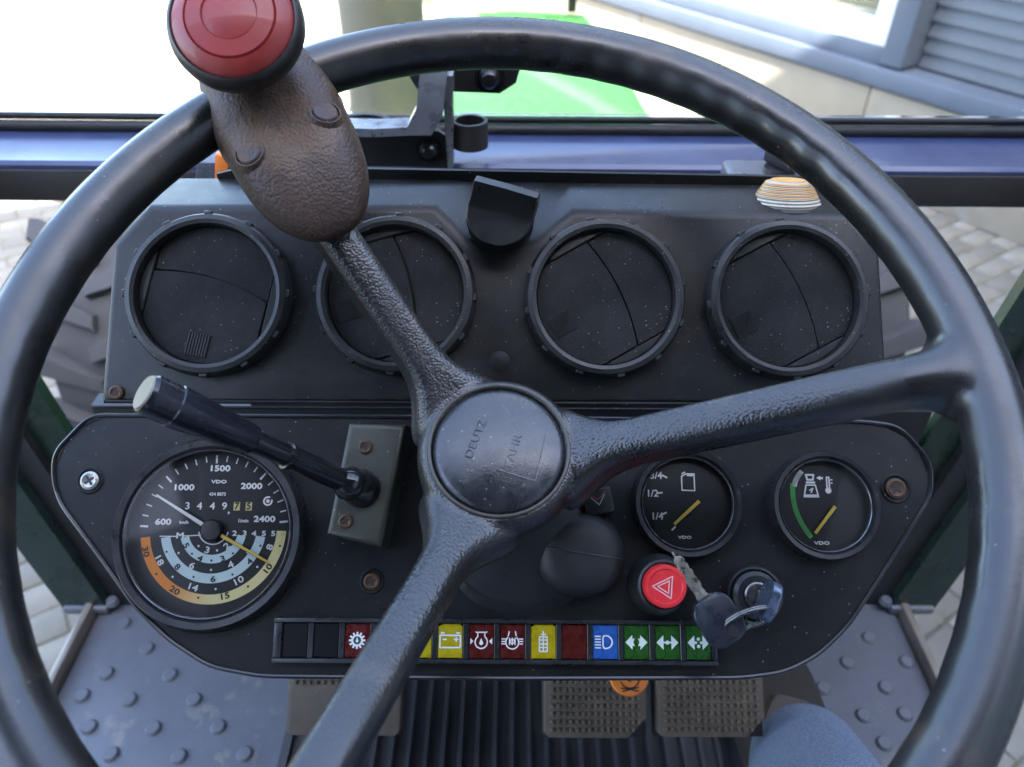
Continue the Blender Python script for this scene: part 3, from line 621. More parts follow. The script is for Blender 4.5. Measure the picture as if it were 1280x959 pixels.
for (u, v, r_) in ((537, 187, 0.0115), (612, 97, 0.0125)):
    p = rel(u, v, y0 + (0.005 if v > 150 else 0.02)); b = MB(); b.lathe([(0, 0.009), (r_ * 0.4, 0.0085), (r_ * 0.68, 0.005), (r_ * 0.74, 0.001), (r_, 0.001), (r_ * 1.02, -0.001)], 26, M=Matrix.Rotation(PI / 2, 4, 'X')); b.build('domed_bolt', M_gloss, lt, M=Matrix.Translation(p))
pc = rel(587, 163, y0 + 0.01); loop = [(pc.x + 0.0145 * math.cos(a) * (1.1 if math.cos(a) < 0 else 1), pc.y + 0.013 * math.sin(a), pc.z) for a in [2 * PI * k / 28 for k in range(28)]]
b = MB(); b.sweep([[(x * 1 + dx_, y + dy_, z + dz_) for (dx_, dy_, dz_) in ((0, 0, 0),)] for x, y, z in loop]) if False else None
b = MB()
ringsC = []
for k in range(28):
    a = 2 * PI * k / 28; d_ = Vector((math.cos(a), math.sin(a), 0)); c_ = Vector((pc.x, pc.y + 0.008, pc.z)); ringsC.append([c_ + d_ * 0.0125 + Vector((0, 0, -0.017)), c_ + d_ * 0.0155 + Vector((0, 0, -0.017)), c_ + d_ * 0.0155 + Vector((0, 0, 0.006)), c_ + d_ * 0.0125 + Vector((0, 0, 0.006))])
b.sweep(ringsC, closed=True); b.build('rubber_clip', M_rub, lt, 40)
pc2 = rel(455, 160, y0 + 0.03); ringsC = []; b = MB()
for k in range(28):
    a = 2 * PI * k / 28; d_ = Vector((math.cos(a) * 1.5, math.sin(a), 0)); ringsC.append([pc2 + d_ * 0.012 + Vector((0, 0.005, -0.012)), pc2 + d_ * 0.0155 + Vector((0, 0.005, -0.012)), pc2 + d_ * 0.0155 + Vector((0, 0.005, 0.006)), pc2 + d_ * 0.012 + Vector((0, 0.005, 0.006))])
b.sweep(ringsC, closed=True); b.build('rubber_clip', M_rub, lt, 40)

# ================================================================== GAUGES
def gauge_base(t, R_, glass_z=0.0065, bw=0.10):
    b = MB(); b.lathe([(R_ * (1 - bw), 0.001), (R_ * (1 - bw), 0.0055), (R_ * (1 - bw * 0.75), 0.0082), (R_ * (1 - bw * 0.2), 0.0086), (R_, 0.0068), (R_ * 1.005, 0.004), (R_ * 1.03, 0.0015), (R_ * 1.035, -0.001)], 72); b.build('bezel', M_bez, t, 30)
    b = MB(); b.lathe([(0, 0.0008), (R_ * (1 - bw * 0.9), 0.0008)], 64); b.build('dial', M_dial, t)
    b = MB(); b.lathe([(0, glass_z + 0.0006), (R_ * 0.5, glass_z + 0.0004), (R_ * (1 - bw), glass_z - 0.0004)], 48); b.build('glass', M_glass, t)
    b = MB(); b.lathe([(R_ * (1 - bw) - 0.0004, glass_z + 0.0002), (R_ * (1 - bw) - 0.0014, glass_z - 0.0012), (R_ * (1 - bw) - 0.0002, glass_z - 0.002)], 64); b.build('glass_ring', mat('chrome_ring', (0.25, 0.25, 0.27), 0.25, metal=0.8), t)
# -- tachometer
c = pl(265, 666); RTAC = 0.0520
t = thing('tachometer', 'large round tachometer with yellow orange band and blue speed scales', 'gauge', PF.M((c.x, c.y, 0)))
gauge_base(t, RTAC, 0.0078, 0.115)
k = 1.16e-4
def T(x, y): return ((x - 540) * k, -(y - 487) * k / 0.97)
cx_, cy_ = T(550, 471); P = Print(); P.z = 0.0010
for i in range(21):
    a = 178 - i * 8.58; long_ = i in (0, 5, 10, 15, 20); r1 = 352 * k; r0 = (318 if long_ else 326) * k
    A_ = rad(a); P.line([(cx_ + r0 * math.cos(A_), cy_ + r0 * math.sin(A_)), (cx_ + r1 * math.cos(A_), cy_ + r1 * math.sin(A_))], (9 if long_ else 6) * k, W)
def TT(s_, x, y, h, col=W, wide=1.35, rot=0.0, z=0.0001, bold=0.9): p = T(x, y); P.text(s_, p[0], p[1], h * k, col, wide, rad(rot), z, bold * k)
TT('1500', 555, 190, 27, bold=2.0); TT('1000', 388, 280, 27, bold=2.0); TT('2000', 716, 272, 27, bold=2.0); TT('2400', 790, 424, 27, bold=2.0); TT('600', 305, 440, 27, bold=2.0)
TT('VDO', 557, 252, 15, bold=1.5, wide=1.6); TT('434 8873', 555, 310, 15, bold=0.8, wide=1.0); TT('km/h', 405, 441, 14, wide=1.1); TT('1/min', 688, 432, 16, wide=1.0)
for s_, x in (('3', 415), ('4', 473), ('4', 535), ('9', 593)): TT(s_, x, 366, 33, bold=1.0, wide=1.1)
TT(',', 616, 384, 30, bold=2)
for s_, x in (('7', 652), ('5', 710)):
    p = T(x, 365); P.poly([(p[0] - 15 * k, p[1] - 20 * k), (p[0] + 15 * k, p[1] - 20 * k), (p[0] + 15 * k, p[1] + 20 * k), (p[0] - 15 * k, p[1] + 20 * k)], (0.62, 0.52, 0.20)); TT(s_, x, 365, 32, BK, 1.0, 0, 0.0001, 1.5)
p = T(800, 340); P.arc(p[0], p[1], 15 * k, 23 * k, 60, 380, W); P.disc(p[0], p[1], 9 * k, W); 
p0, p1 = T(295, 505), T(372, 505); P.line([p0, p1], 5 * k, W); p0, p1 = T(412, 503), T(495, 498); P.line([p0, p1], 5 * k, W); TT('M', 392, 502, 26, bold=2)
for s_, x in zip('234556', (652, 700, 745, 792, 837, 882)): TT(s_, x, 490, 23, (0.7, 0.6, 0.25) if x == 882 else W, 1.4, bold=1.5)
P.arc(cx_, cy_, 68 * k, 74 * k, 190, 350, W)
BL = (0.58, 0.72, 0.70)
P.arc(cx_, cy_, 120 * k, 160 * k, 196, 348, BL); P.arc(cx_, cy_, 207 * k, 252 * k, 190, 352, BL)
def band(f):
    o_, y_ = Vector((0.78, 0.24, 0.02)), Vector((0.80, 0.70, 0.32)); w_ = min(1, max(0, (f - 0.28) / 0.22)); return tuple(o_.lerp(y_, w_))
P.arc(cx_, cy_, 303 * k, 348 * k, 187, 359, band, n=60)
def onring(s_, x, y, h=27, col=BK, z=0.0002):
    p = T(x, y); a = math.degrees(math.atan2(p[1] - cy_, p[0] - cx_)); TT(s_, x, y, h, col, 1.35, a + 90, z, 1.3)
for s_, x, y in (('30', 235, 575), ('20', 390, 748), ('15', 628, 772), ('10', 822, 650), ('8', 393, 643), ('6', 567, 697), ('4', 735, 617), ('5', 425, 547), ('4', 497, 605), ('3', 605, 605)): onring(s_, x, y)
for s_, x, y in (('18', 303, 612), ('14', 473, 733), ('10', 687, 704), ('8', 826, 551), ('6', 462, 637), ('4', 646, 632), ('3', 528, 567), ('2', 620, 548)): onring(s_, x, y, 29, W)
for x, y, cc in ((505, 779, BK), (735, 727, BK), (873, 545, BK), (297, 675, BK), (375, 687, W), (583, 740, W), (772, 640, W), (474, 687, BK), (657, 675, BK), (780, 545, BK), (335, 575, BK), (393, 580, W), (554, 655, W), (720, 575, W), (457, 583, BK), (552, 613, BK), (652, 580, BK), (485, 548, W), (575, 567, W)):
    p = T(x, y); P.disc(p[0], p[1], 5.5 * k, cc, 0.0002, 10)
P.build('dial_print', t)
def needle(t_, c_, tip, w0, w1, z, m_, tail=0.004):
    d = Vector((tip[0] - c_[0], tip[1] - c_[1])); L = d.length; d.normalize(); n_ = Vector((-d.y, d.x)); C_ = Vector(c_)
    q = [C_ - d * tail - n_ * w0, C_ + d * L - n_ * w1, C_ + d * L + n_ * w1, C_ - d * tail + n_ * w0]; b = MB(); b.prism([tuple(v) for v in q], z, z + 0.0006, 0.0002, 1); return b.build('needle', m_, t_)
hc = T(548, 476)
needle(t, hc, T(268, 316), 0.00125, 0.00055, 0.0032, M_white); needle(t, hc, T(826, 618), 0.0011, 0.0006, 0.0026, M_yel)
b = MB(); b.lathe([(0, 0.0052), (0.0052, 0.005), (0.006, 0.0042), (0.006, 0.0012)], 32, M=Matrix.Translation((hc[0], hc[1], 0))); b.build('needle_hub', M_bez, t)
# -- small gauges
def small(u, v, name, label):
    c = pl(u, v); t_ = thing(name, label, 'gauge', PF.M((c.x, c.y, 0))); gauge_base(t_, 0.0300, 0.006, 0.135); return t_
k2 = 1.148e-4
t = small(857, 629, 'fuel_gauge', 'small round fuel gauge with jerrycan symbol, partly under the wheel spoke')
def G(x, y): return ((x - 300) * k2, -(y - 265) * k2 / 0.965)
P = Print(); P.z = 0.0010
for s_, x, y in (('3/4', 158, 138), ('1/2', 137, 222), ('1/4', 157, 328)): p = G(x, y); P.text(s_, p[0], p[1], 33 * k2, W, 1.0, 0, 0, 1.2 * k2)
for a, c_ in (((190, 136), (210, 146)), ((160, 220), (185, 217)), ((180, 320), (202, 310)), ((228, 390), (243, 376))): P.line([G(*a), G(*c_)], 8 * k2, W)
P.line([G(283, 140), G(283, 205), G(345, 207), G(345, 128), G(305, 128), G(283, 140)], 6 * k2, W); P.line([G(285, 128), G(300, 120)], 6 * k2, W); P.line([G(312, 135), G(338, 135)], 9 * k2, W)
p = G(288, 424); P.text('VDO', p[0], p[1], 13 * k2, W, 1.6, 0, 0, 1.2 * k2); P.build('dial_print', t)
needle(t, G(355, 262), G(236, 364), 0.0010, 0.0008, 0.0026, M_yel, 0.001)
t = small(1027, 632, 'temperature_gauge', 'small round engine temperature gauge with green arc beside the rusty panel screw')
def G(x, y): return ((x - 955) * k2, -(y - 285) * k2 / 0.965)
P = Print(); P.z = 0.0010
def bez(a, b_, c_, n=16): return [tuple(Vector(a) * (1 - i / n) ** 2 + Vector(b_) * 2 * (i / n) * (1 - i / n) + Vector(c_) * (i / n) ** 2 for i in [i])[0] for i in range(n + 1)]
gp = bez(G(818, 190), G(800, 320), G(888, 428)); P.line([tuple(q) for q in gp], 24 * k2, (0.10, 0.40, 0.09)); gp = bez(G(862, 130), G(833, 160), G(826, 190), 6); P.line([tuple(q) for q in gp], 24 * k2, (0.55, 0.55, 0.50))
P.line([G(882, 190), G(870, 245), G(940, 245), G(928, 190), G(882, 190)], 7 * k2, W); P.line([G(875, 240), G(935, 240)], 12 * k2, W); P.line([G(885, 178), G(925, 178)], 10 * k2, W); P.line([G(885, 142), G(922, 142), G(918, 165), G(890, 165), G(885, 142)], 9 * k2, W); P.line([G(898, 215), G(915, 205), G(905, 225)], 6 * k2, W)
P.line([G(985, 155), G(985, 200)], 7 * k2, W); P.line([G(997, 155), G(997, 200)], 7 * k2, W); P.line([G(985, 153), G(997, 153)], 7 * k2, W); pp = G(990, 215); P.disc(pp[0], pp[1], 15 * k2, W); P.line([G(1004, 165), G(1012, 165)], 5 * k2, W); P.line([G(1004, 180), G(1012, 180)], 5 * k2, W)
P.poly([G(935, 156), G(955, 146), G(955, 152), G(968, 152), G(968, 162), G(955, 162), G(955, 168)][::-1], W)
p = G(940, 459); P.text('VDO', p[0], p[1], 15 * k2, W, 1.6, 0, 0, 1.6 * k2); P.build('dial_print', t)
needle(t, G(1006, 296), G(905, 414), 0.0010, 0.0008, 0.0026, M_yel, 0.001)

# ================================================================== WARNING LIGHT STRIP
a0, a1 = pl(346, 771), pl(893, 773); b0 = pl(346, 827); SW = a1.x - a0.x; SH = a0.y - b0.y
t = thing('warning_light_strip', 'black strip of fourteen coloured indicator lamps along the panel foot', 'indicator strip', PF.M((a0.x, (a0.y + b0.y) / 2, 0)))
cw = (pl(871, 800).x - pl(371, 800).x) / 13; x_first = pl(371, 800).x - a0.x
b = MB(); hh = 0.0052
li = cw * 0.415; ih = 0.0092
b.prism([(0, -SH / 2), (SW, -SH / 2), (SW, -ih), (0, -ih)], -0.001, hh, 0.0016, 2); b.prism([(0, ih), (SW, ih), (SW, SH / 2), (0, SH / 2)], -0.001, hh, 0.0016, 2)
b.prism([(0, -ih), (x_first - li, -ih), (x_first - li, ih), (0, ih)], -0.001, hh - 0.0004, 0.0014, 2); b.prism([(x_first + cw * 13 + li, -ih), (SW, -ih), (SW, ih), (x_first + cw * 13 + li, ih)], -0.001, hh - 0.0004, 0.0014, 2)
for i in range(13): b.prism([(x_first + cw * i + li, -ih), (x_first + cw * (i + 1) - li, -ih), (x_first + cw * (i + 1) - li, ih), (x_first + cw * i + li, ih)], -0.001, hh - 0.0012, 0.0003, 1)
b.build('housing', mat('strip_housing', (0.018, 0.0185, 0.02), 0.3, var=0.3, varscale=60, dust=0.3), t, 30)
def sym(i, P):
    q = 0.00042                                        # one photo pixel
    L_ = lambda pts, w=1.6, cl=False: P.line([(x * q, y * q) for x, y in pts], w * q, W, 0, cl)
    if i == 2:
        P.arc(0, 0, 5.0 * q, 7.5 * q, 0, 360, W); P.disc(0, 0, 4.9 * q, (0.02, 0.035, 0.03), -0.00002)
        for a in range(12): A_ = 2 * PI * a / 12; P.line([(6.5 * q * math.cos(A_), 6.5 * q * math.sin(A_)), (9.8 * q * math.cos(A_), 9.8 * q * math.sin(A_))], 2.4 * q, W)
        P.poly([(0, 4 * q), (-2 * q, -1 * q), (0, -3 * q), (2 * q, -1 * q)], W, 0.00002)
    elif i == 5:
        L_([(-13, 7), (13, 7), (13, -8), (-13, -8)], 1.8, True); L_([(-12, 10), (-8, 10)], 2); L_([(8, 10), (12, 10)], 2); L_([(-9, 2), (-5, 2)], 1.8); L_([(5, 2), (10, 2)], 1.8); L_([(7.5, 4.5), (7.5, -0.5)], 1.8)
    elif i == 6:
        P.arc(0, -1 * q, 7 * q, 8.6 * q, 125, 415, W); L_([(-4.5, 6), (-4.5, 10), (-7, 11.5)], 1.6); L_([(4.5, 6), (4.5, 10), (7, 11.5)], 1.6); L_([(-4, 11), (4, 11)], 1.6); P.poly([(0, 4 * q), (-2.8 * q, -3 * q), (0, -5 * q), (2.8 * q, -3 * q)], W, 0.00002)
        for s in (-1, 1): P.poly([(s * 10 * q, 0), (s * 14 * q, 4 * q), (s * 14 * q, -4 * q)][::s], W)
    elif i == 7:
        P.arc(0, -1 * q, 7.4 * q, 9 * q, 130, 410, W); L_([(-5, 7), (-4, 12)], 1.6); L_([(5, 7), (4, 12)], 1.6)
        for s in (-1, 1):
            for yy in (-3, 0, 3): L_([(s * 9, yy), (s * 13.5, yy)], 1.4)
        for xx in (-3.5, 0, 3.5): L_([(xx, 4), (xx, -4)], 1.5); 
        P.arc(0, 0, 2 * q, 3.2 * q, 0, 360, W, 0.00002)
    elif i == 8:
        L_([(-5, -12), (5, -12), (5, 6), (-5, 6)], 1.6, True); L_([(-5, -3), (5, -3)], 1.6); L_([(-5, -7), (5, -7)], 1.4); L_([(0, -12), (0, 13)], 1.6); L_([(-3, 9), (3, 9)], 1.6); L_([(-5, 2), (5, 2)], 1.4)
    elif i == 10:
        P.arc(1 * q, 0, 6.8 * q, 8.6 * q, -90, 90, W); L_([(1, 7.7), (-1.5, 7.7), (-3, 5), (-3, -5), (-1.5, -7.7), (1, -7.7)], 1.7)
        for yy in (7, 3.5, 0, -3.5, -7): L_([(-13, yy), (-6, yy)], 1.5)
    elif i >= 11:
        g_ = (0.70, 0.75, 0.66)
        for s in (-1, 1):
            P.poly([(s * 14 * q, 0), (s * 5 * q, 9 * q), (s * 5 * q, -9 * q)][::s], g_)
            if i == 11: P.poly([(s * 5 * q, 4 * q), (s * 2 * q, 5 * q), (s * 4 * q, 0), (s * 2 * q, -5 * q), (s * 5 * q, -4 * q)][::-s], g_)
        if i == 12: L_([(-5, 0), (5, 0)], 2.2); P.disc(0, 0, 2.6 * q, g_, 0.00002, 10)
        if i == 13:
            for yy in (4.5, -4.5): P.disc(0, yy * q, 2.2 * q, g_, 0.00002, 10)
            for xx in (-3.5, 3.5): P.disc(xx * q, 0, 1.8 * q, g_, 0.00002, 10)
COLS = ['black', 'black', 'red', 'red', 'yellow', 'yellow', 'red', 'red', 'yellow', 'red', 'blue', 'green', 'green', 'green']
for i, cn in enumerate(COLS):
    b = MB(); w2, h2 = li * 0.97, ih * 0.965
    if cn == 'yellow': pts = [(-w2, -h2), (-w2 * .75, -h2), (-w2 * .75, -h2 * .93), (w2 * .7, -h2 * .93), (w2 * .7, -h2), (w2, -h2), (w2, h2 * .88), (w2 * .8, h2 * .88), (w2 * .8, h2), (-w2 * .7, h2), (-w2 * .7, h2 * .9), (-w2, h2 * .86)]
    else: pts = [(-w2, -h2), (w2, -h2), (w2, h2), (-w2, h2)]
    b.prism(pts, 0.0002, 0.0034, 0.0004, 1)
    if cn in ('green', 'yellow'):
        for s in (-1, 1): b.box((s * w2 * 0.6, -h2 * 0.86, 0.0035), (w2 * 0.35, h2 * 0.14, 0.0006))
    ln = b.build('lamp_lens', LENS[cn], t, 30, M=Matrix.Translation((x_first + cw * i, 0, 0)))
    if i in (2, 5, 6, 7, 8, 10, 11, 12, 13): P = Print(); P.z = 0.00352; sym(i, P); P.build('symbol', ln)

# ================================================================== HAZARD SWITCH, IGNITION, KEYS
c = pl(822, 730)
t = thing('hazard_switch', 'red hazard light push button with triangle in a black collar', 'switch', PF.M((c.x, c.y, 0)))
b = MB(); b.lathe([(0.0168, -0.001), (0.0168, 0.003), (0.0155, 0.012), (0.0135, 0.0165), (0.0122, 0.0172), (0.0118, 0.016), (0, 0.016)], 44); b.build('collar', M_knob, t, 30)
b = MB(); b.lathe([(0.0112, 0.015), (0.0112, 0.0222), (0.0106, 0.0234), (0.0090, 0.0236), (0.0084, 0.0229), (0, 0.0229)], 44); hb = b.build('button', M_hred, t, 30)
P = Print(); P.z = 0.02305; r_ = rad(-8)
def tri(R3): return [(R3 * math.cos(rad(a)) - 0.0004, R3 * math.sin(rad(a)) - 0.0002) for a in (52, 178, 296)]
P.line(tri(0.0066), 0.0006, (0.72, 0.45, 0.42), 0, True); P.line(tri(0.0038), 0.0006, (0.72, 0.45, 0.42), 0, True); P.build('triangle', hb)
c = pl(940, 743)
t = thing('ignition_lock', 'black round ignition lock with metal key barrel on the panel', 'ignition lock', PF.M((c.x, c.y, 0)))
b = MB(); b.lathe([(0.0158, -0.001), (0.0160, 0.003), (0.0150, 0.006), (0.0138, 0.0062), (0.0130, 0.0045), (0.0125, 0.008), (0.0105, 0.0095), (0.0075, 0.0092), (0.0072, 0.007)], 44); b.build('collar', M_knob, t, 30)
b = MB(); b.lathe([(0.0073, 0.006), (0.0071, 0.0102), (0.0062, 0.0108), (0, 0.0108)], 32); b.box((0, 0, 0.0109), (0.0012, 0.009, 0.0004)); b.build('barrel', M_steel, t, 30)
def torus_path(c_, ax, ay, n=28): return [Vector(c_) + Vector(ax) * math.cos(2 * PI * i / n) + Vector(ay) * math.sin(2 * PI * i / n) for i in range(n)]
# key sitting in the lock, seen edge on
ck = pl(948, 745, 0.012); ck.z = 0.012
t = thing('ignition_key', 'dark steel key turned edge-on in the ignition lock, holding the ring', 'key', PF.M((c.x, c.y, 0.0105)))
e0, e1 = pl(950, 775, 0.022), pl(968, 728, 0.024)
e0 = Vector((e0.x - c.x, e0.y - c.y, 0.0)); e1 = Vector((e1.x - c.x, e1.y - c.y, 0.0)); dv = (e1 - e0).normalized()
Mk = Matrix(((dv.x, 0, dv.y, (e0.x + e1.x) / 2), (dv.y, 0, -dv.x, (e0.y + e1.y) / 2), (0, 1, 0, 0.0), (0, 0, 0, 1)))
L2 = (e1 - e0).length / 2
b = MB(); b.prism(rrect(-L2, 0.004, L2, 0.024, 0.006, 5), -0.0026, 0.0026, 0.0011, 2, M=Mk); b.build('head', mat('key_chrome', (0.11, 0.13, 0.18), 0.28, metal=0.7, var=0.5, varscale=200), t, 40)
b = MB(); b.box((0, 0, 0.0015), (0.0022, 0.0062, 0.006), 0.0004, 1); b.build('blade', M_steel, t)
# ring
r1 = pl(905, 780, 0.025); r2 = pl(966, 764, 0.025); rc = (r1 + r2) / 2 - Vector((c.x, c.y, 0)); rc.z = 0.0265
ax = Vector(((r2.x - r1.x) / 2, (r2.y - r1.y) / 2, 0.001)); ay = Vector((0.0012, 0.0052, 0.0050))
t = thing('key_ring', 'small split wire ring joining the two keys', 'key ring', PF.M((c.x, c.y, 0)))
b = MB(); b.tube(torus_path(rc, ax, ay), 0.0010, 10, closed=True); b.tube(torus_path(rc + Vector((0, -0.0006, 0.0017)), ax * 0.99, ay * 0.97), 0.0010, 10, closed=True); b.tube(torus_path(rc + Vector((0.006, 0.001, -0.004)), ax * 0.55, Vector((-0.002, 0.004, 0.0065))), 0.0010, 10, closed=True); b.build('wire', M_steel, t)
# hanging key
zk = 0.0245
h0, h1 = pl(894, 769, zk), pl(848, 699, zk); kc = Vector((h0.x, h0.y, zk)); dv = Vector((h1.x - h0.x, h1.y - h0.y, 0)); Lk = dv.length; dv.normalize()
ang = math.atan2(dv.y, dv.x)
t = thing('spare_key', 'worn steel key with blue black plastic head hanging across the hazard button', 'key', PF.M((kc.x, kc.y, zk), ang) @ Matrix.Rotation(rad(5), 4, 'Y'))
head = round_poly([(-0.0155, -0.0070), (-0.0110, -0.0112), (0.0060, -0.0110), (0.0105, -0.0055), (0.0105, 0.0050), (0.0060, 0.0105), (-0.0110, 0.0110), (-0.0155, 0.0070)], 0.004, 4)
b = MB(); b.prism(head, -0.0026, 0.0026, 0.0013, 3); kh = b.build('head', M_key, t, 40)
b = MB(); b.lathe([(0, 0.00268), (0.0034, 0.00268)], 24, M=Matrix.Translation((-0.0108, -0.0030, 0)) @ Matrix.Diagonal((1.0, 0.75, 1, 1))); b.build('ring_hole', M_dial, kh)
pts = [(0.010, -0.0038)]; up_ = [(0.010, 0.0038)]; xx = 0.012
while xx < Lk: pts += [(xx, -0.0034 + random.uniform(0, 0.0014)), (xx + 0.0012, -0.0034 + random.uniform(0, 0.0014))]; up_ += [(xx, 0.0034 - random.uniform(0, 0.0007)), (xx + 0.0012, 0.0034 - random.uniform(0, 0.0007))]; xx += 0.0024
b = MB(); b.prism(pts + [(Lk + 0.001, -0.0018), (Lk + 0.0016, 0.0005), (Lk + 0.0005, 0.0022)] + up_[::-1], -0.0009, 0.0009, 0.0003, 1); b.box((0.028, 0.0004, 0.00095), (Lk - 0.014, 0.0011, 0.0003)); b.build('blade', M_brass, t, 30)

# ================================================================== LEVER
bf = [pl(436, 529, 0.024), pl(508, 531, 0.024), pl(476, 684, 0.024), pl(408, 668, 0.024)]
bl = [(q.x, q.y) for q in bf][::-1]; bc = sum((Vector(q) for q in bl), Vector((0, 0))) / 4
low = [(bc.x + (x - bc.x) * 1.05, bc.y + (y - bc.y) * 1.04) for x, y in bl]
t = thing('hand_lever', 'black hand lever with tapered grip rising from an olive grey block', 'lever', PF.M())
b = MB(); b.prism(low, -0.001, 0.024, 0.003, 3, top=bl); blk = b.build('block', M_olive, t, 40)
for (u, v) in ((457, 559), (432, 652)): p = pl(u, v, 0.024); screw(blk, (p.x, p.y, 0.0241), 0.0038, M_rust, rot=random.random())
p0 = pl(452, 611, 0.024); p0 = Vector((p0.x, p0.y, 0.0225))
def lp_(u, v, z): q = pl(u, v, z); return Vector((q.x, q.y, z))
p1 = lp_(436, 604, 0.032); p2 = lp_(348, 565, 0.062); p3 = lp_(302, 545, 0.076); p4 = lp_(181, 491, 0.112)
ax_ = (p4 - p1).normalized()
def onax(s): return p1 + ax_ * s
Lr = (p4 - p1).length; s3 = Lr * 0.52; s2 = Lr * 0.33
b = MB(); b.tube([p0, p0 + Vector((-0.001, 0.0005, 0.005)), p0 + Vector((-0.003, 0.001, 0.008))], [0.0105, 0.0100, 0.0075], 24); b.build('boot', M_gloss, t)
b = MB(); b.tube([onax(-0.006), onax(-0.003), onax(0.001), onax(0.004), onax(0.006)], [0.0075, 0.0092, 0.0092, 0.0075, 0.006], 24); b.build('collar', M_gloss, t)
b = MB(); b.tube([onax(0.0), onax(s2 - 0.001), onax(s2), onax(s2 + 0.002), onax(s2 + 0.0022), onax(s3 + 0.004)], [0.0060, 0.0060, 0.0068, 0.0068, 0.0055, 0.0055], 24); b.build('rod', M_gloss, t, 25)
b = MB(); b.tube([onax(s3), onax(s3 + 0.0015), onax(Lr * 0.88), onax(Lr * 0.885), onax(Lr * 0.985), onax(Lr)], [0.0068, 0.0075, 0.0100, 0.0094, 0.0094, 0.0085], 28); b.build('grip', mat('grip_plastic', (0.010, 0.011, 0.016), 0.22, var=0.3, varscale=60, wear=((0.04, 0.04, 0.04), 80, 0.1)), t, 25)
b = MB(); b.tube([onax(Lr - 0.0005), onax(Lr + 0.0008)], [0.0083, 0.0076], 28); b.build('end_cap', mat('cap_grey', (0.25, 0.23, 0.17), 0.4), t)

# ================================================================== STEERING WHEEL
yaw, tl = 0.0343, 0.4538
c3 = lambda x, y, z: RT * x - UP * y + FW * z          # photo axes (right, down, forward) to world
wrt = Vector((math.cos(yaw), 0, math.sin(yaw))); wu = Vector((0, -math.cos(tl), math.sin(tl))); wu = (wu - wrt * wu.dot(wrt)).normalized()
WX, WY = c3(*wrt), c3(*wu); WZ = WX.cross(WY)
WF = Frame(at(626.8, 490.75, 0.3199), WX, WY, WZ)
RR, TR = 0.2062, 0.0132; HZ = -0.064
wh = thing('steering_wheel', 'black three-spoke steering wheel with worn hub cap and finger grips', 'steering wheel', WF.M())
def ang_of(u, v, z): p = WF.loc(u, v, z); return math.atan2(p.y, p.x)
A_R = ang_of(1000, 508, -0.030); A_U = ang_of(498, 398, -0.045); A_B = ang_of(474, 830, -0.030)
rings = []; N = 300
for i in range(N):
    a = 2 * PI * i / N; d = Vector((math.cos(a), math.sin(a), 0)); ring = []
    da = math.degrees(a) % 360; g_ = 1.0 if 35 < da < 88 else 0.25
    for j in range(22):
        q = 2 * PI * j / 22; rr = TR * (1.0 + 0.02 * math.cos(2 * q)); inw = max(0, -math.cos(q)); w_ = inw ** 4
        rr -= 0.0013 * g_ * w_ * (0.5 + 0.5 * math.cos(a * 2 * PI / rad(5.4))) if w_ else 0
        ring.append(d * (RR + rr * math.cos(q)) + Vector((0, 0, rr * math.sin(q))))
    rings.append(ring)
WB = MB(); WB.sweep(rings, closed=True)
def spoke(a, w0=0.0112, wend=0.010):
    d = Vector((math.cos(a), math.sin(a), 0)); r0, r1 = 0.032, RR; z0, z1 = HZ - 0.0185, -0.0006; rings = []
    for i in range(61):
        s = i / 60; r = r0 + (r1 - r0) * s
        zc = z0 + (z1 - z0) * (s - max(0, s - 0.72) ** 2 * 1.786 * 0.5 - 0.0) / (1 - 0.28 ** 2 * 1.786 * 0.5)
        fl_h = math.exp(-(s / 0.10) ** 2) * 0.017; e = min(1, max(0, (s - 0.81) / 0.12)); fl_r = (1 - math.sqrt(max(0, 1 - e * e))) * wend
        bl_ = min(1, max(0, (s - 0.72) / 0.22)); bl_ = bl_ * bl_ * (3 - 2 * bl_)
        w = w0 + fl_h + fl_r; h = (0.0118 + 0.002 * math.exp(-(s / 0.15) ** 2)) * (1 - bl_) + TR * 0.985 * bl_; ring = []; slope = (z1 - z0) / (r1 - r0) * (1 - bl_); tt = math.atan(slope)
        for k_ in range(40):
            q = 2 * PI * k_ / 40; cs, sn = math.cos(q), math.sin(q); ex_ = 0.55 if sn > 0 else 0.8
            y = w * math.copysign(abs(cs) ** (0.55 + 0.25 * bl_), cs) * (1.0 if sn < 0 else 0.93); zz = h * math.copysign(abs(sn) ** (ex_ + (0.85 - ex_) * bl_), sn)
            rr_ = r - math.sin(tt) * zz; pr = a + y / max(0.05, rr_); straight = d * rr_ + Vector((-d.y, d.x, 0)) * y; bent = Vector((math.cos(pr), math.sin(pr), 0)) * rr_; p = straight.lerp(bent, bl_)
            ring.append(p + Vector((0, 0, zc + math.cos(tt) * zz)))
        rings.append(ring)
    WB.sweep(rings)
spoke(A_R); spoke(A_U, wend=0.006); spoke(A_B)
WB.lathe([(0, HZ - 0.006), (0.0325, HZ - 0.006), (0.0332, HZ - 0.0008), (0.0362, HZ - 0.0008), (0.0390, HZ - 0.004), (0.0410, HZ - 0.010), (0.0412, HZ - 0.018), (0.039, HZ - 0.026), (0.031, HZ - 0.033), (0, HZ - 0.034)], 64)
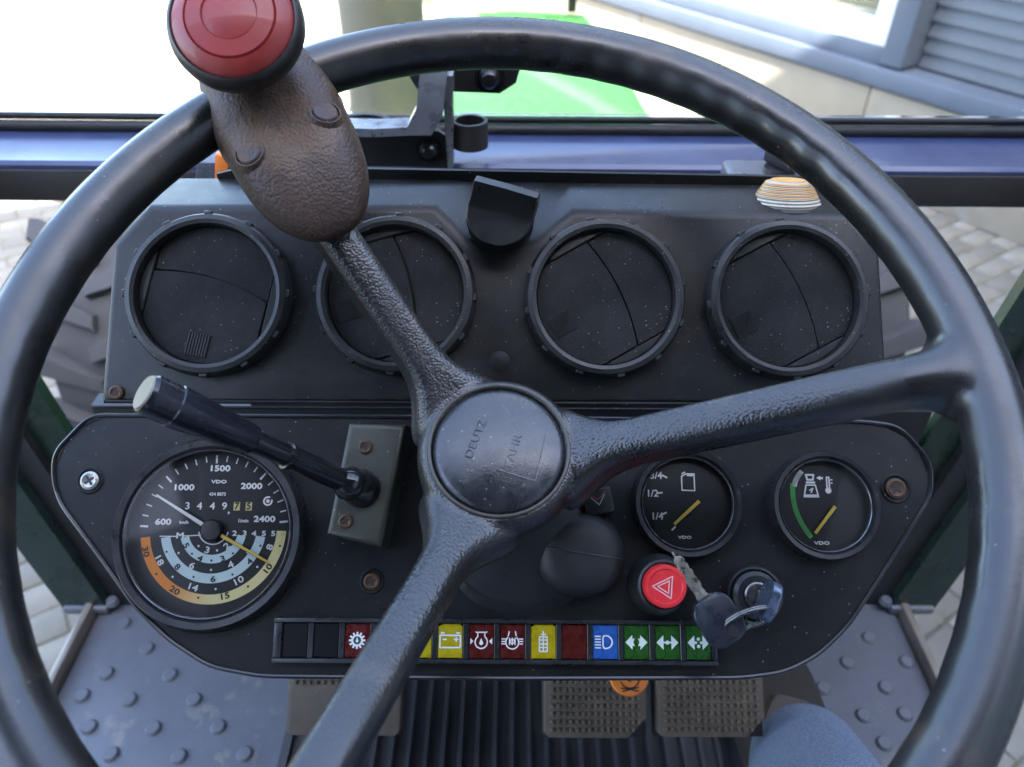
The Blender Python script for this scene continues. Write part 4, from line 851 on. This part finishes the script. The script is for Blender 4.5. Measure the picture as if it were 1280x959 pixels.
# melt rim, spokes and hub into one moulding, then cut it back into its parts
bmesh.ops.recalc_face_normals(WB.bm, faces=WB.bm.faces); wm = bpy.data.meshes.new('wheel'); WB.bm.to_mesh(wm); WB.bm.free(); tmp = bpy.data.objects.new('wheel_tmp', wm); COL.objects.link(tmp)
md = tmp.modifiers.new('r', 'REMESH'); md.mode = 'VOXEL'; md.voxel_size = 0.0015; md = tmp.modifiers.new('s', 'SMOOTH'); md.factor = 0.5; md.iterations = 7
dg = bpy.context.evaluated_depsgraph_get(); um = bpy.data.meshes.new_from_object(tmp.evaluated_get(dg)); bpy.data.objects.remove(tmp)
vn = [v.normal.copy() for v in um.vertices]; vc = [v.co.copy() for v in um.vertices]; cells = {}
for p_ in um.polygons:
    q = p_.center; r_ = math.hypot(q.x, q.y)
    if r_ > 0.172: key = 'rim'
    elif r_ < 0.046: key = 'hub'
    else:
        a = math.atan2(q.y, q.x); key = min((abs((a - x + PI) % (2 * PI) - PI), k_) for k_, x in enumerate((A_R, A_U, A_B)))[1]
    cells.setdefault(key, []).append(tuple(p_.vertices))
for key, fs in cells.items():
    ids = sorted({v for f in fs for v in f}); mp = {v: i for i, v in enumerate(ids)}; me = bpy.data.meshes.new('part')
    me.from_pydata([vc[v] for v in ids], [], [tuple(mp[v] for v in f) for f in fs]); me.shade_smooth(); me.normals_split_custom_set_from_vertices([vn[v] for v in ids])
    me.materials.append(M_rim if key == 'rim' else M_spoke); link(key if isinstance(key, str) else 'spoke', me, wh)
b = MB(); b.lathe([(0.0, HZ + 0.0030), (0.008, HZ + 0.0028), (0.016, HZ + 0.0022), (0.024, HZ + 0.0012), (0.0295, HZ + 0.0002), (0.0318, HZ - 0.0008), (0.0326, HZ - 0.002), (0.0328, HZ - 0.005)], 64); hub = b.build('hub_cap', M_cap, wh, 60)
b = MB(); b.tube(torus_path((0, 0, HZ - 0.0006), (0.0343, 0, 0), (0, 0.0343, 0), 64), 0.0009, 8, closed=True); b.build('cap_ring', mat('cap_ring', (0.05, 0.043, 0.03), 0.4, var=0.6, varscale=80), wh)
P = Print(); P.z = HZ + 0.0031; GR = (0.10, 0.10, 0.105)
hx = lambda x, y: ((x - 585) * 7.35e-5, -(y - 470) * 7.35e-5 / 0.92)
p = hx(430, 415); P.text('DEUTZ', p[0], p[1], 0.0040, GR, 1.2, rad(70)); p = hx(680, 500); P.text('FAHR', p[0], p[1], 0.0042, GR, 1.25, rad(72))
P.line([hx(585, 625), hx(820, 692), hx(908, 378)], 0.0003, (0.16, 0.16, 0.16)); P.build('worn_lettering', hub)
# column and boot
t = thing('steering_column', 'black rubber steering column boot between wheel hub and panel', 'column', PF.M())
hb = WF.O + WF.Z * (HZ - 0.030); ce = hb - WF.Z * 0.10; iM = PF.M().inverted()
b = MB(); b.tube([iM @ hb, iM @ ce], 0.0235, 32); b.build('column_tube', M_rub, t)
def dome(u, v, w, h, ht, rot, name, seam=False, z0=-0.001):
    c = pl(u, v); M_ = Matrix.Translation((c.x, c.y, 0)) @ Matrix.Rotation(rot, 4, 'Z'); prof = [(1.06, z0 / ht), (1.04, 0.06), (1.0, 0.12)]
    prof += [(math.cos(a) ** 0.6, 0.12 + 0.88 * math.sin(a) ** 0.9) for a in [PI / 2 * i / 12 for i in range(1, 12)]] + [(0, 1.0)]
    b = MB(); b.lathe([(r, z) for r, z in prof], 48, M=M_ @ Matrix.Diagonal((w, h, ht, 1))); return b.build(name, M_rub, t, 60)
c = pl(652, 708); rings = []; topc = iM @ (hb - WF.Z * 0.001)
for i in range(22):
    f = i / 21; e = f ** 2.2; cc = Vector((c.x, c.y, -0.001)).lerp(topc, f); cc.x += (c.x - topc.x) * 0.25 * math.sin(PI * f); w_ = 0.0385 * (1 - e) + 0.024 * e; h_ = 0.0275 * (1 - e) + 0.024 * e
    fold = 1 + 0.018 * math.sin(f * 24) * (1 - f) - (0.06 if i == 2 else 0)
    rings.append([cc + Vector((w_ * fold * math.cos(2 * PI * k_ / 48), h_ * fold * math.sin(2 * PI * k_ / 48), 0)) for k_ in range(48)])
b = MB(); b.sweep(rings); b.build('boot_sleeve', M_rub, t, 60)
c = pl(722, 692); Mb = Matrix.Translation((c.x, c.y, 0)) @ Matrix.Rotation(rad(-4), 4, 'Z')
def bz(r_): sa_ = math.sqrt(max(0.0, 1 - min(1, r_) ** 4)); return 0.0215 * (0.10 + 0.90 * sa_ ** 0.9)
sqc = lambda a_, z_: (abs(math.cos(a_)) ** 2.4 + abs(math.sin(a_)) ** 2.4) ** (-1 / 2.4)
b = MB(); b.lathe([(1.05, -0.001), (1.04, 0.0015)] + [(1 - 0.02 * i if i < 12 else 0.76 * (1 - (i - 12) / 12), bz(1 - 0.02 * i if i < 12 else 0.76 * (1 - (i - 12) / 12))) for i in range(25)], 56, M=Mb @ Matrix.Diagonal((0.0245, 0.0228, 1, 1)), mod=sqc); b.build('boot_bulge', M_rub, t, 60)
M_seam = mat('seam', (0.03, 0.03, 0.03), 0.35)
b = MB(); b.tube([Mb @ Vector((0.0245 * a_, 0.0006 - 0.002 * a_, bz(abs(a_)) + 0.0001)) for a_ in [-0.97 + 1.94 * i / 24 for i in range(25)]], 0.0006, 6); b.build('boot_seam', M_seam, t)
b = MB(); b.tube([Mb @ Vector((-0.0150, 0.0212 * a_, bz((0.73 ** 2.4 + abs(a_) ** 2.4) ** (1 / 2.4)) + 0.0001)) for a_ in [-0.85 + 1.75 * i / 24 for i in range(25)]], 0.0007, 6); b.build('boot_seam', M_seam, t)
# small rocker switch half hidden beside the hub
c = pl(745, 628); t = thing('rocker_switch', 'black rocker switch with red wire beside the column boot', 'switch', PF.M((c.x, c.y, 0), rad(12)))
b = MB(); b.box((0, 0, 0.006), (0.016, 0.014, 0.014), 0.0015, 2); b.build('body', M_knob, t)
P = Print(); P.z = 0.0132; P.line([(-0.004, 0.003), (0, -0.002), (0.004, 0.003)], 0.0005, (0.35, 0.35, 0.35)); P.line([(-0.005, 0.0045), (0, 0.001), (0.005, 0.0045)], 0.0005, (0.3, 0.05, 0.05)); P.build('mark', t)
for dx in (0, 0.0018): b = MB(); b.tube([(-0.0105 + dx, 0.006, 0.004), (-0.0100 + dx, -0.002, 0.008), (-0.0098 + dx, -0.009, 0.004)], 0.0008, 8); b.build('wire', mat('wire_red', (0.35, 0.02, 0.03), 0.4) if dx == 0 else M_knob, t)

# ================================================================== SPINNER KNOB ON THE RIM
sn0, sn1 = WF.loc(306, 70, 0.004), WF.loc(421, 286, -0.012)
dv = Vector((sn1.x - sn0.x, sn1.y - sn0.y, 0)); LS = dv.length; dv.normalize(); sa = math.atan2(dv.y, dv.x)
t = thing('spinner_knob', 'brown leathery steering spinner with red capped knob clamped on the rim', 'steering knob', WF.M((sn0.x, sn0.y, 0.0), sa))
rings = []; n = 30; m_ = 36; tilt_z = lambda s: 0.004 - 0.020 * s
for i in range(n + 1):
    s = i / n; x = LS * s
    hw = 0.0335 * (math.sin(PI * min(1, (s * 0.86 + 0.13))) ** 0.75) if s < 1 else 0
    hw = 0.032 * max(0.0, (1 - abs((s - 0.46) / 0.56) ** 2.6)) ** 0.55 if s > 0.46 else 0.033 * (0.72 + 0.28 * (1 - ((0.46 - s) / 0.46) ** 2))
    if s < 0.03: hw *= 0.93
    ht = 0.0215 * max(0.02, 1 - (max(0, s - 0.35) / 0.66) ** 2.2) ** 0.6 if s > 0.35 else 0.0215 * (0.88 + 0.12 * s / 0.35)
    hw = max(hw, 0.004); ring = []
    for j in range(m_):
        q = 2 * PI * j / m_; cs, sn = math.cos(q), math.sin(q)
        y = hw * math.copysign(abs(cs) ** 0.75, cs); z = tilt_z(s) + ht * math.copysign(abs(sn) ** 0.8, sn) * (1.08 if sn > 0 else 0.95)
        if sn > 0: z -= 0.004 * math.exp(-((y / 0.008) ** 2)) * math.exp(-(((s - 0.45) / 0.3) ** 2))
        ring.append((x, y, z))
    rings.append(ring)
b = MB(); b.sweep(rings); b.build('clamp_body', M_brown, t, 60)
iW = (WF.M((sn0.x, sn0.y, 0.0), sa)).inverted()
for (u, v) in ((311, 189), (406, 139)):
    z_ = 0.018
    for _ in range(4):
        p = WF.loc(u, v, z_); q = iW @ (WF.O + WF.X * p.x + WF.Y * p.y + WF.Z * p.z)
        z_ = min((Vector((r_[0] - q.x, r_[1] - q.y, 0)).length, r_[2]) for rg in rings for r_ in rg if r_[2] > 0)[1]
    nm = Vector((0.05, q.y * 16, 1)).normalized(); rq = nm.to_track_quat('Z', 'Y').to_matrix().to_4x4()
    b = MB(); b.lathe([(0, 0.0006), (0.0056, 0.0005), (0.0064, -0.0002), (0.0065, -0.006)], 24, mod=lambda a_, z__: 1 + 0.025 * math.cos(6 * a_)); b.lathe([(0.0068, -0.0035), (0.0071, 0.0001), (0.0077, 0.0001), (0.0098, -0.0035)], 24)
    b.build('bolt_cover', M_brown, t, 30, M=Matrix.Translation((q.x, q.y, z_ - 0.0002)) @ rq)
kb = WF.loc(318, 62, 0.020); q = iW @ (WF.O + WF.X * kb.x + WF.Y * kb.y + WF.Z * 0.020)
wq = iW.to_3x3() @ WF.X
Mk = Matrix.Translation((q.x, q.y, 0.013)) @ Matrix.Rotation(rad(22), 4, wq)
b = MB(); b.lathe([(0.022, -0.008), (0.019, 0.001), (0.0145, 0.006), (0.0135, 0.011)], 40, M=Mk); b.build('knob_neck', M_brown, t, 60)
b = MB(); b.lathe([(0.0125, 0.006), (0.0130, 0.014), (0.0165, 0.0185), (0.0262, 0.024), (0.0302, 0.0295), (0.0306, 0.0345), (0.0292, 0.0388), (0.0278, 0.0396), (0.0270, 0.0388)], 56, M=Mk); b.build('knob_body', mat('knob_dark', (0.016, 0.012, 0.010), 0.38, var=0.4, varscale=40), t, 60)
b = MB(); b.lathe([(0.0272, 0.0385), (0.0262, 0.0402), (0.0205, 0.0428), (0.0200, 0.0420), (0.0193, 0.0432), (0.0125, 0.0442), (0.0120, 0.0434), (0.0113, 0.0438), (0, 0.0436)], 56, M=Mk); b.build('red_cap', M_red, t, 40)

# ================================================================== PEDALS AND LEG
def pedal(quad, depth, elev, m_, label, name, group=None, cut=False):
    o = at(sum(q[0] for q in quad) / 4, sum(q[1] for q in quad) / 4, depth); F_ = facing(o, elev); pts = [F_.loc(u, v) for u, v in quad]; pts = [(p.x, p.y) for p in pts]
    t = thing(name, label, 'pedal', F_.M(), group)
    xs = [p[0] for p in pts]; ys = [p[1] for p in pts]; x0, x1, y0_, y1 = min(xs), max(xs), min(ys), max(ys)
    out = [(x0 + 0.004, y0_), (x1 - 0.016, y0_), (x1, y0_ + 0.016), (x1, y1), (x0, y1), (x0, y0_ + 0.004)] if cut else rrect(x0, y0_, x1, y1, 0.006, 3)
    b = MB(); b.prism(out, -0.012, 0.0, 0.003, 2); b.build('pad', m_, t, 40)
    b = MB(); nx = 15; ny = 10
    for i in range(nx):
        for j in range(ny):
            x = x0 + 0.004 + (x1 - x0 - 0.008) * (i + 0.5) / nx; y = y0_ + 0.004 + (y1 - y0_ - 0.008) * (j + 0.5) / ny
            if cut and (x - x0) > (x1 - x0) - 0.017 + (y - y0_): continue
            w_ = (x1 - x0) / nx * 0.62; h_ = (y1 - y0_) / ny * 0.6
            if name == 'clutch_pedal' and j < 6: continue
            b.prism([(x - w_ / 2, y - h_ / 2), (x + w_ / 2, y - h_ / 2), (x + w_ / 2, y + h_ / 2), (x - w_ / 2, y + h_ / 2)], -0.001, 0.0032, top=[(x - w_ / 4, y - h_ / 4), (x + w_ / 4, y - h_ / 4), (x + w_ / 4, y + h_ / 4), (x - w_ / 4, y + h_ / 4)])
    b.build('tread_nubs', mat('pedal_nub', (0.080, 0.060, 0.038), 0.65, bump=(300, 0.4), var=0.6, varscale=50), t, kind='stuff')
    b = MB(); b.box(((x0 + x1) / 2, (y0_ + y1) / 2 - 0.002, -0.016), (x1 - x0 + 0.003, y1 - y0_, 0.008), 0.002); b.build('backing_plate', M_blk, t)
    b = MB(); b.box(((x0 + x1) / 2, y1 - 0.01, -0.06), (0.02, 0.012, 0.09), 0.003); b.build('arm', M_blk, t)
    return t
pedal([(362, 815), (500, 815), (500, 920), (362, 920)], 0.68, 50, M_pedal, 'worn clutch pedal with smooth lower half below the tachometer side', 'clutch_pedal')
pedal([(680, 812), (806, 812), (806, 923), (680, 923)], 0.66, 50, M_pedal, 'brake pedal with nubbed pad beneath the orange knob', 'brake_pedal', 'brake pedals', True)
pedal([(822, 812), (952, 812), (952, 922), (822, 922)], 0.66, 50, M_pedal, 'brake pedal with nubbed pad beside the accelerator', 'brake_pedal', 'brake pedals', True)
AF = facing(at(985, 898, 0.70), 55); apx = [(969, 866), (1010, 877), (1021, 888), (1017, 904), (950, 935), (946, 928), (958, 895)]
ap = [tuple(AF.loc(u, v)[:2]) for u, v in apx][::-1]
t = thing('accelerator_pedal', 'small brown rubber accelerator pedal beside the jeans knee', 'pedal', AF.M())
b = MB(); b.prism(round_poly(ap, 0.008, 4), -0.016, 0.0, 0.004, 3); b.build('pad', M_accel, t, 45)
b = MB(); b.box((0.0, 0.0, -0.07), (0.016, 0.016, 0.11), 0.003); b.build('arm', M_blk, t)
OF = facing(at(787, 846, 0.53), 45); t = thing('pull_knob', 'round orange pull knob with black symbol below the panel foot', 'knob', OF.M())
b = MB(); b.lathe([(0, 0.0), (0.0125, -0.0003), (0.0138, -0.002), (0.0138, -0.010), (0.008, -0.014), (0, -0.014)], 36); b.build('head', M_orange, t, 30)
b = MB(); b.tube([(0, 0, -0.012), (0, 0.03, -0.05)], 0.004, 10); b.build('rod', M_blk, t)
P = Print(); P.z = 0.0003; P.arc(0, -0.001, 0.0062, 0.0070, 200, 520, BK); P.line([(-0.006, -0.0075), (0.006, -0.0095)], 0.0008, BK); P.line([(-0.005, -0.0098), (0.006, -0.0070)], 0.0008, BK); P.text('E', 0, 0.0012, 0.003, BK); P.text('R', 0, -0.0028, 0.003, BK); P.build('symbol', t)
# driver's leg
kn = at(1085, 1192, 0.47)
hip = Vector((0.17, -0.42, 1.46)); ank = Vector((0.27, 0.34, 1.13)); path = []; rr = []
for i in range(13): s = i / 12; path.append(hip.lerp(kn, s) + Vector((0, 0, 0.015 * math.sin(PI * s)))); rr.append(0.105 + (0.080 - 0.105) * s)
for i in range(1, 13): s = i / 12; path.append(kn.lerp(ank, s)); rr.append(0.080 + (0.048 - 0.080) * s)
P2 = [path[0]]
for i in range(1, len(path) - 1): P2.append((path[i - 1] + path[i] * 2 + path[i + 1]) / 4)
P2.append(path[-1])
for q_ in range(2):
    P2 = [P2[0]] + [(P2[i - 1] + P2[i] * 2 + P2[i + 1]) / 4 for i in range(1, len(P2) - 1)] + [P2[-1]]
t = thing('person', 'right knee in blue denim jeans below the steering wheel rim', 'person', Matrix.Translation((0, 0, 0)))
b = MB(); b.tube(P2, rr, 64)
for v in b.bm.verts:
    q = v.co - kn; v.co += v.normal * 0 + Vector((0, 0, 1)) * (0.0030 * math.sin(q.y * 95 + q.x * 40) + 0.0022 * math.sin(q.y * 170 - q.x * 90 + 1.3)) * math.exp(-(q.length / 0.14) ** 2)
jl = b.build('jeans_leg', M_denim, t, 60)
b = MB(); b.tube([P2[i] + (Vector((0.78, 0.0, 0.62)) if i < 12 else Vector((0.85, 0.35, 0.4))).normalized() * (rr[i] * 1.0 + 0.0004) for i in range(4, 20)], 0.0016, 8); b.build('side_seam', M_denim, jl)
b = MB(); rings = []
for (y, w, z0, z1) in ((-0.09, 0.03, 0.0, 0.06), (-0.06, 0.042, 0.0, 0.085), (0.0, 0.045, 0.0, 0.08), (0.08, 0.048, 0.0, 0.055), (0.13, 0.045, 0.0, 0.042), (0.16, 0.025, 0.0, 0.03)):
    rings.append([(ank.x + w * math.copysign(abs(math.cos(a)) ** .7, math.cos(a)), ank.y + 0.02 + y, FLOOR_Z + 0.004 + (z0 + z1) / 2 + (z1 - z0) / 2 * math.copysign(abs(math.sin(a)) ** .7, math.sin(a))) for a in [2 * PI * k_ / 20 for k_ in range(20)]])
b.sweep(rings); b.build('shoe', mat('shoe_leather', (0.03, 0.025, 0.02), 0.6), t, 50)
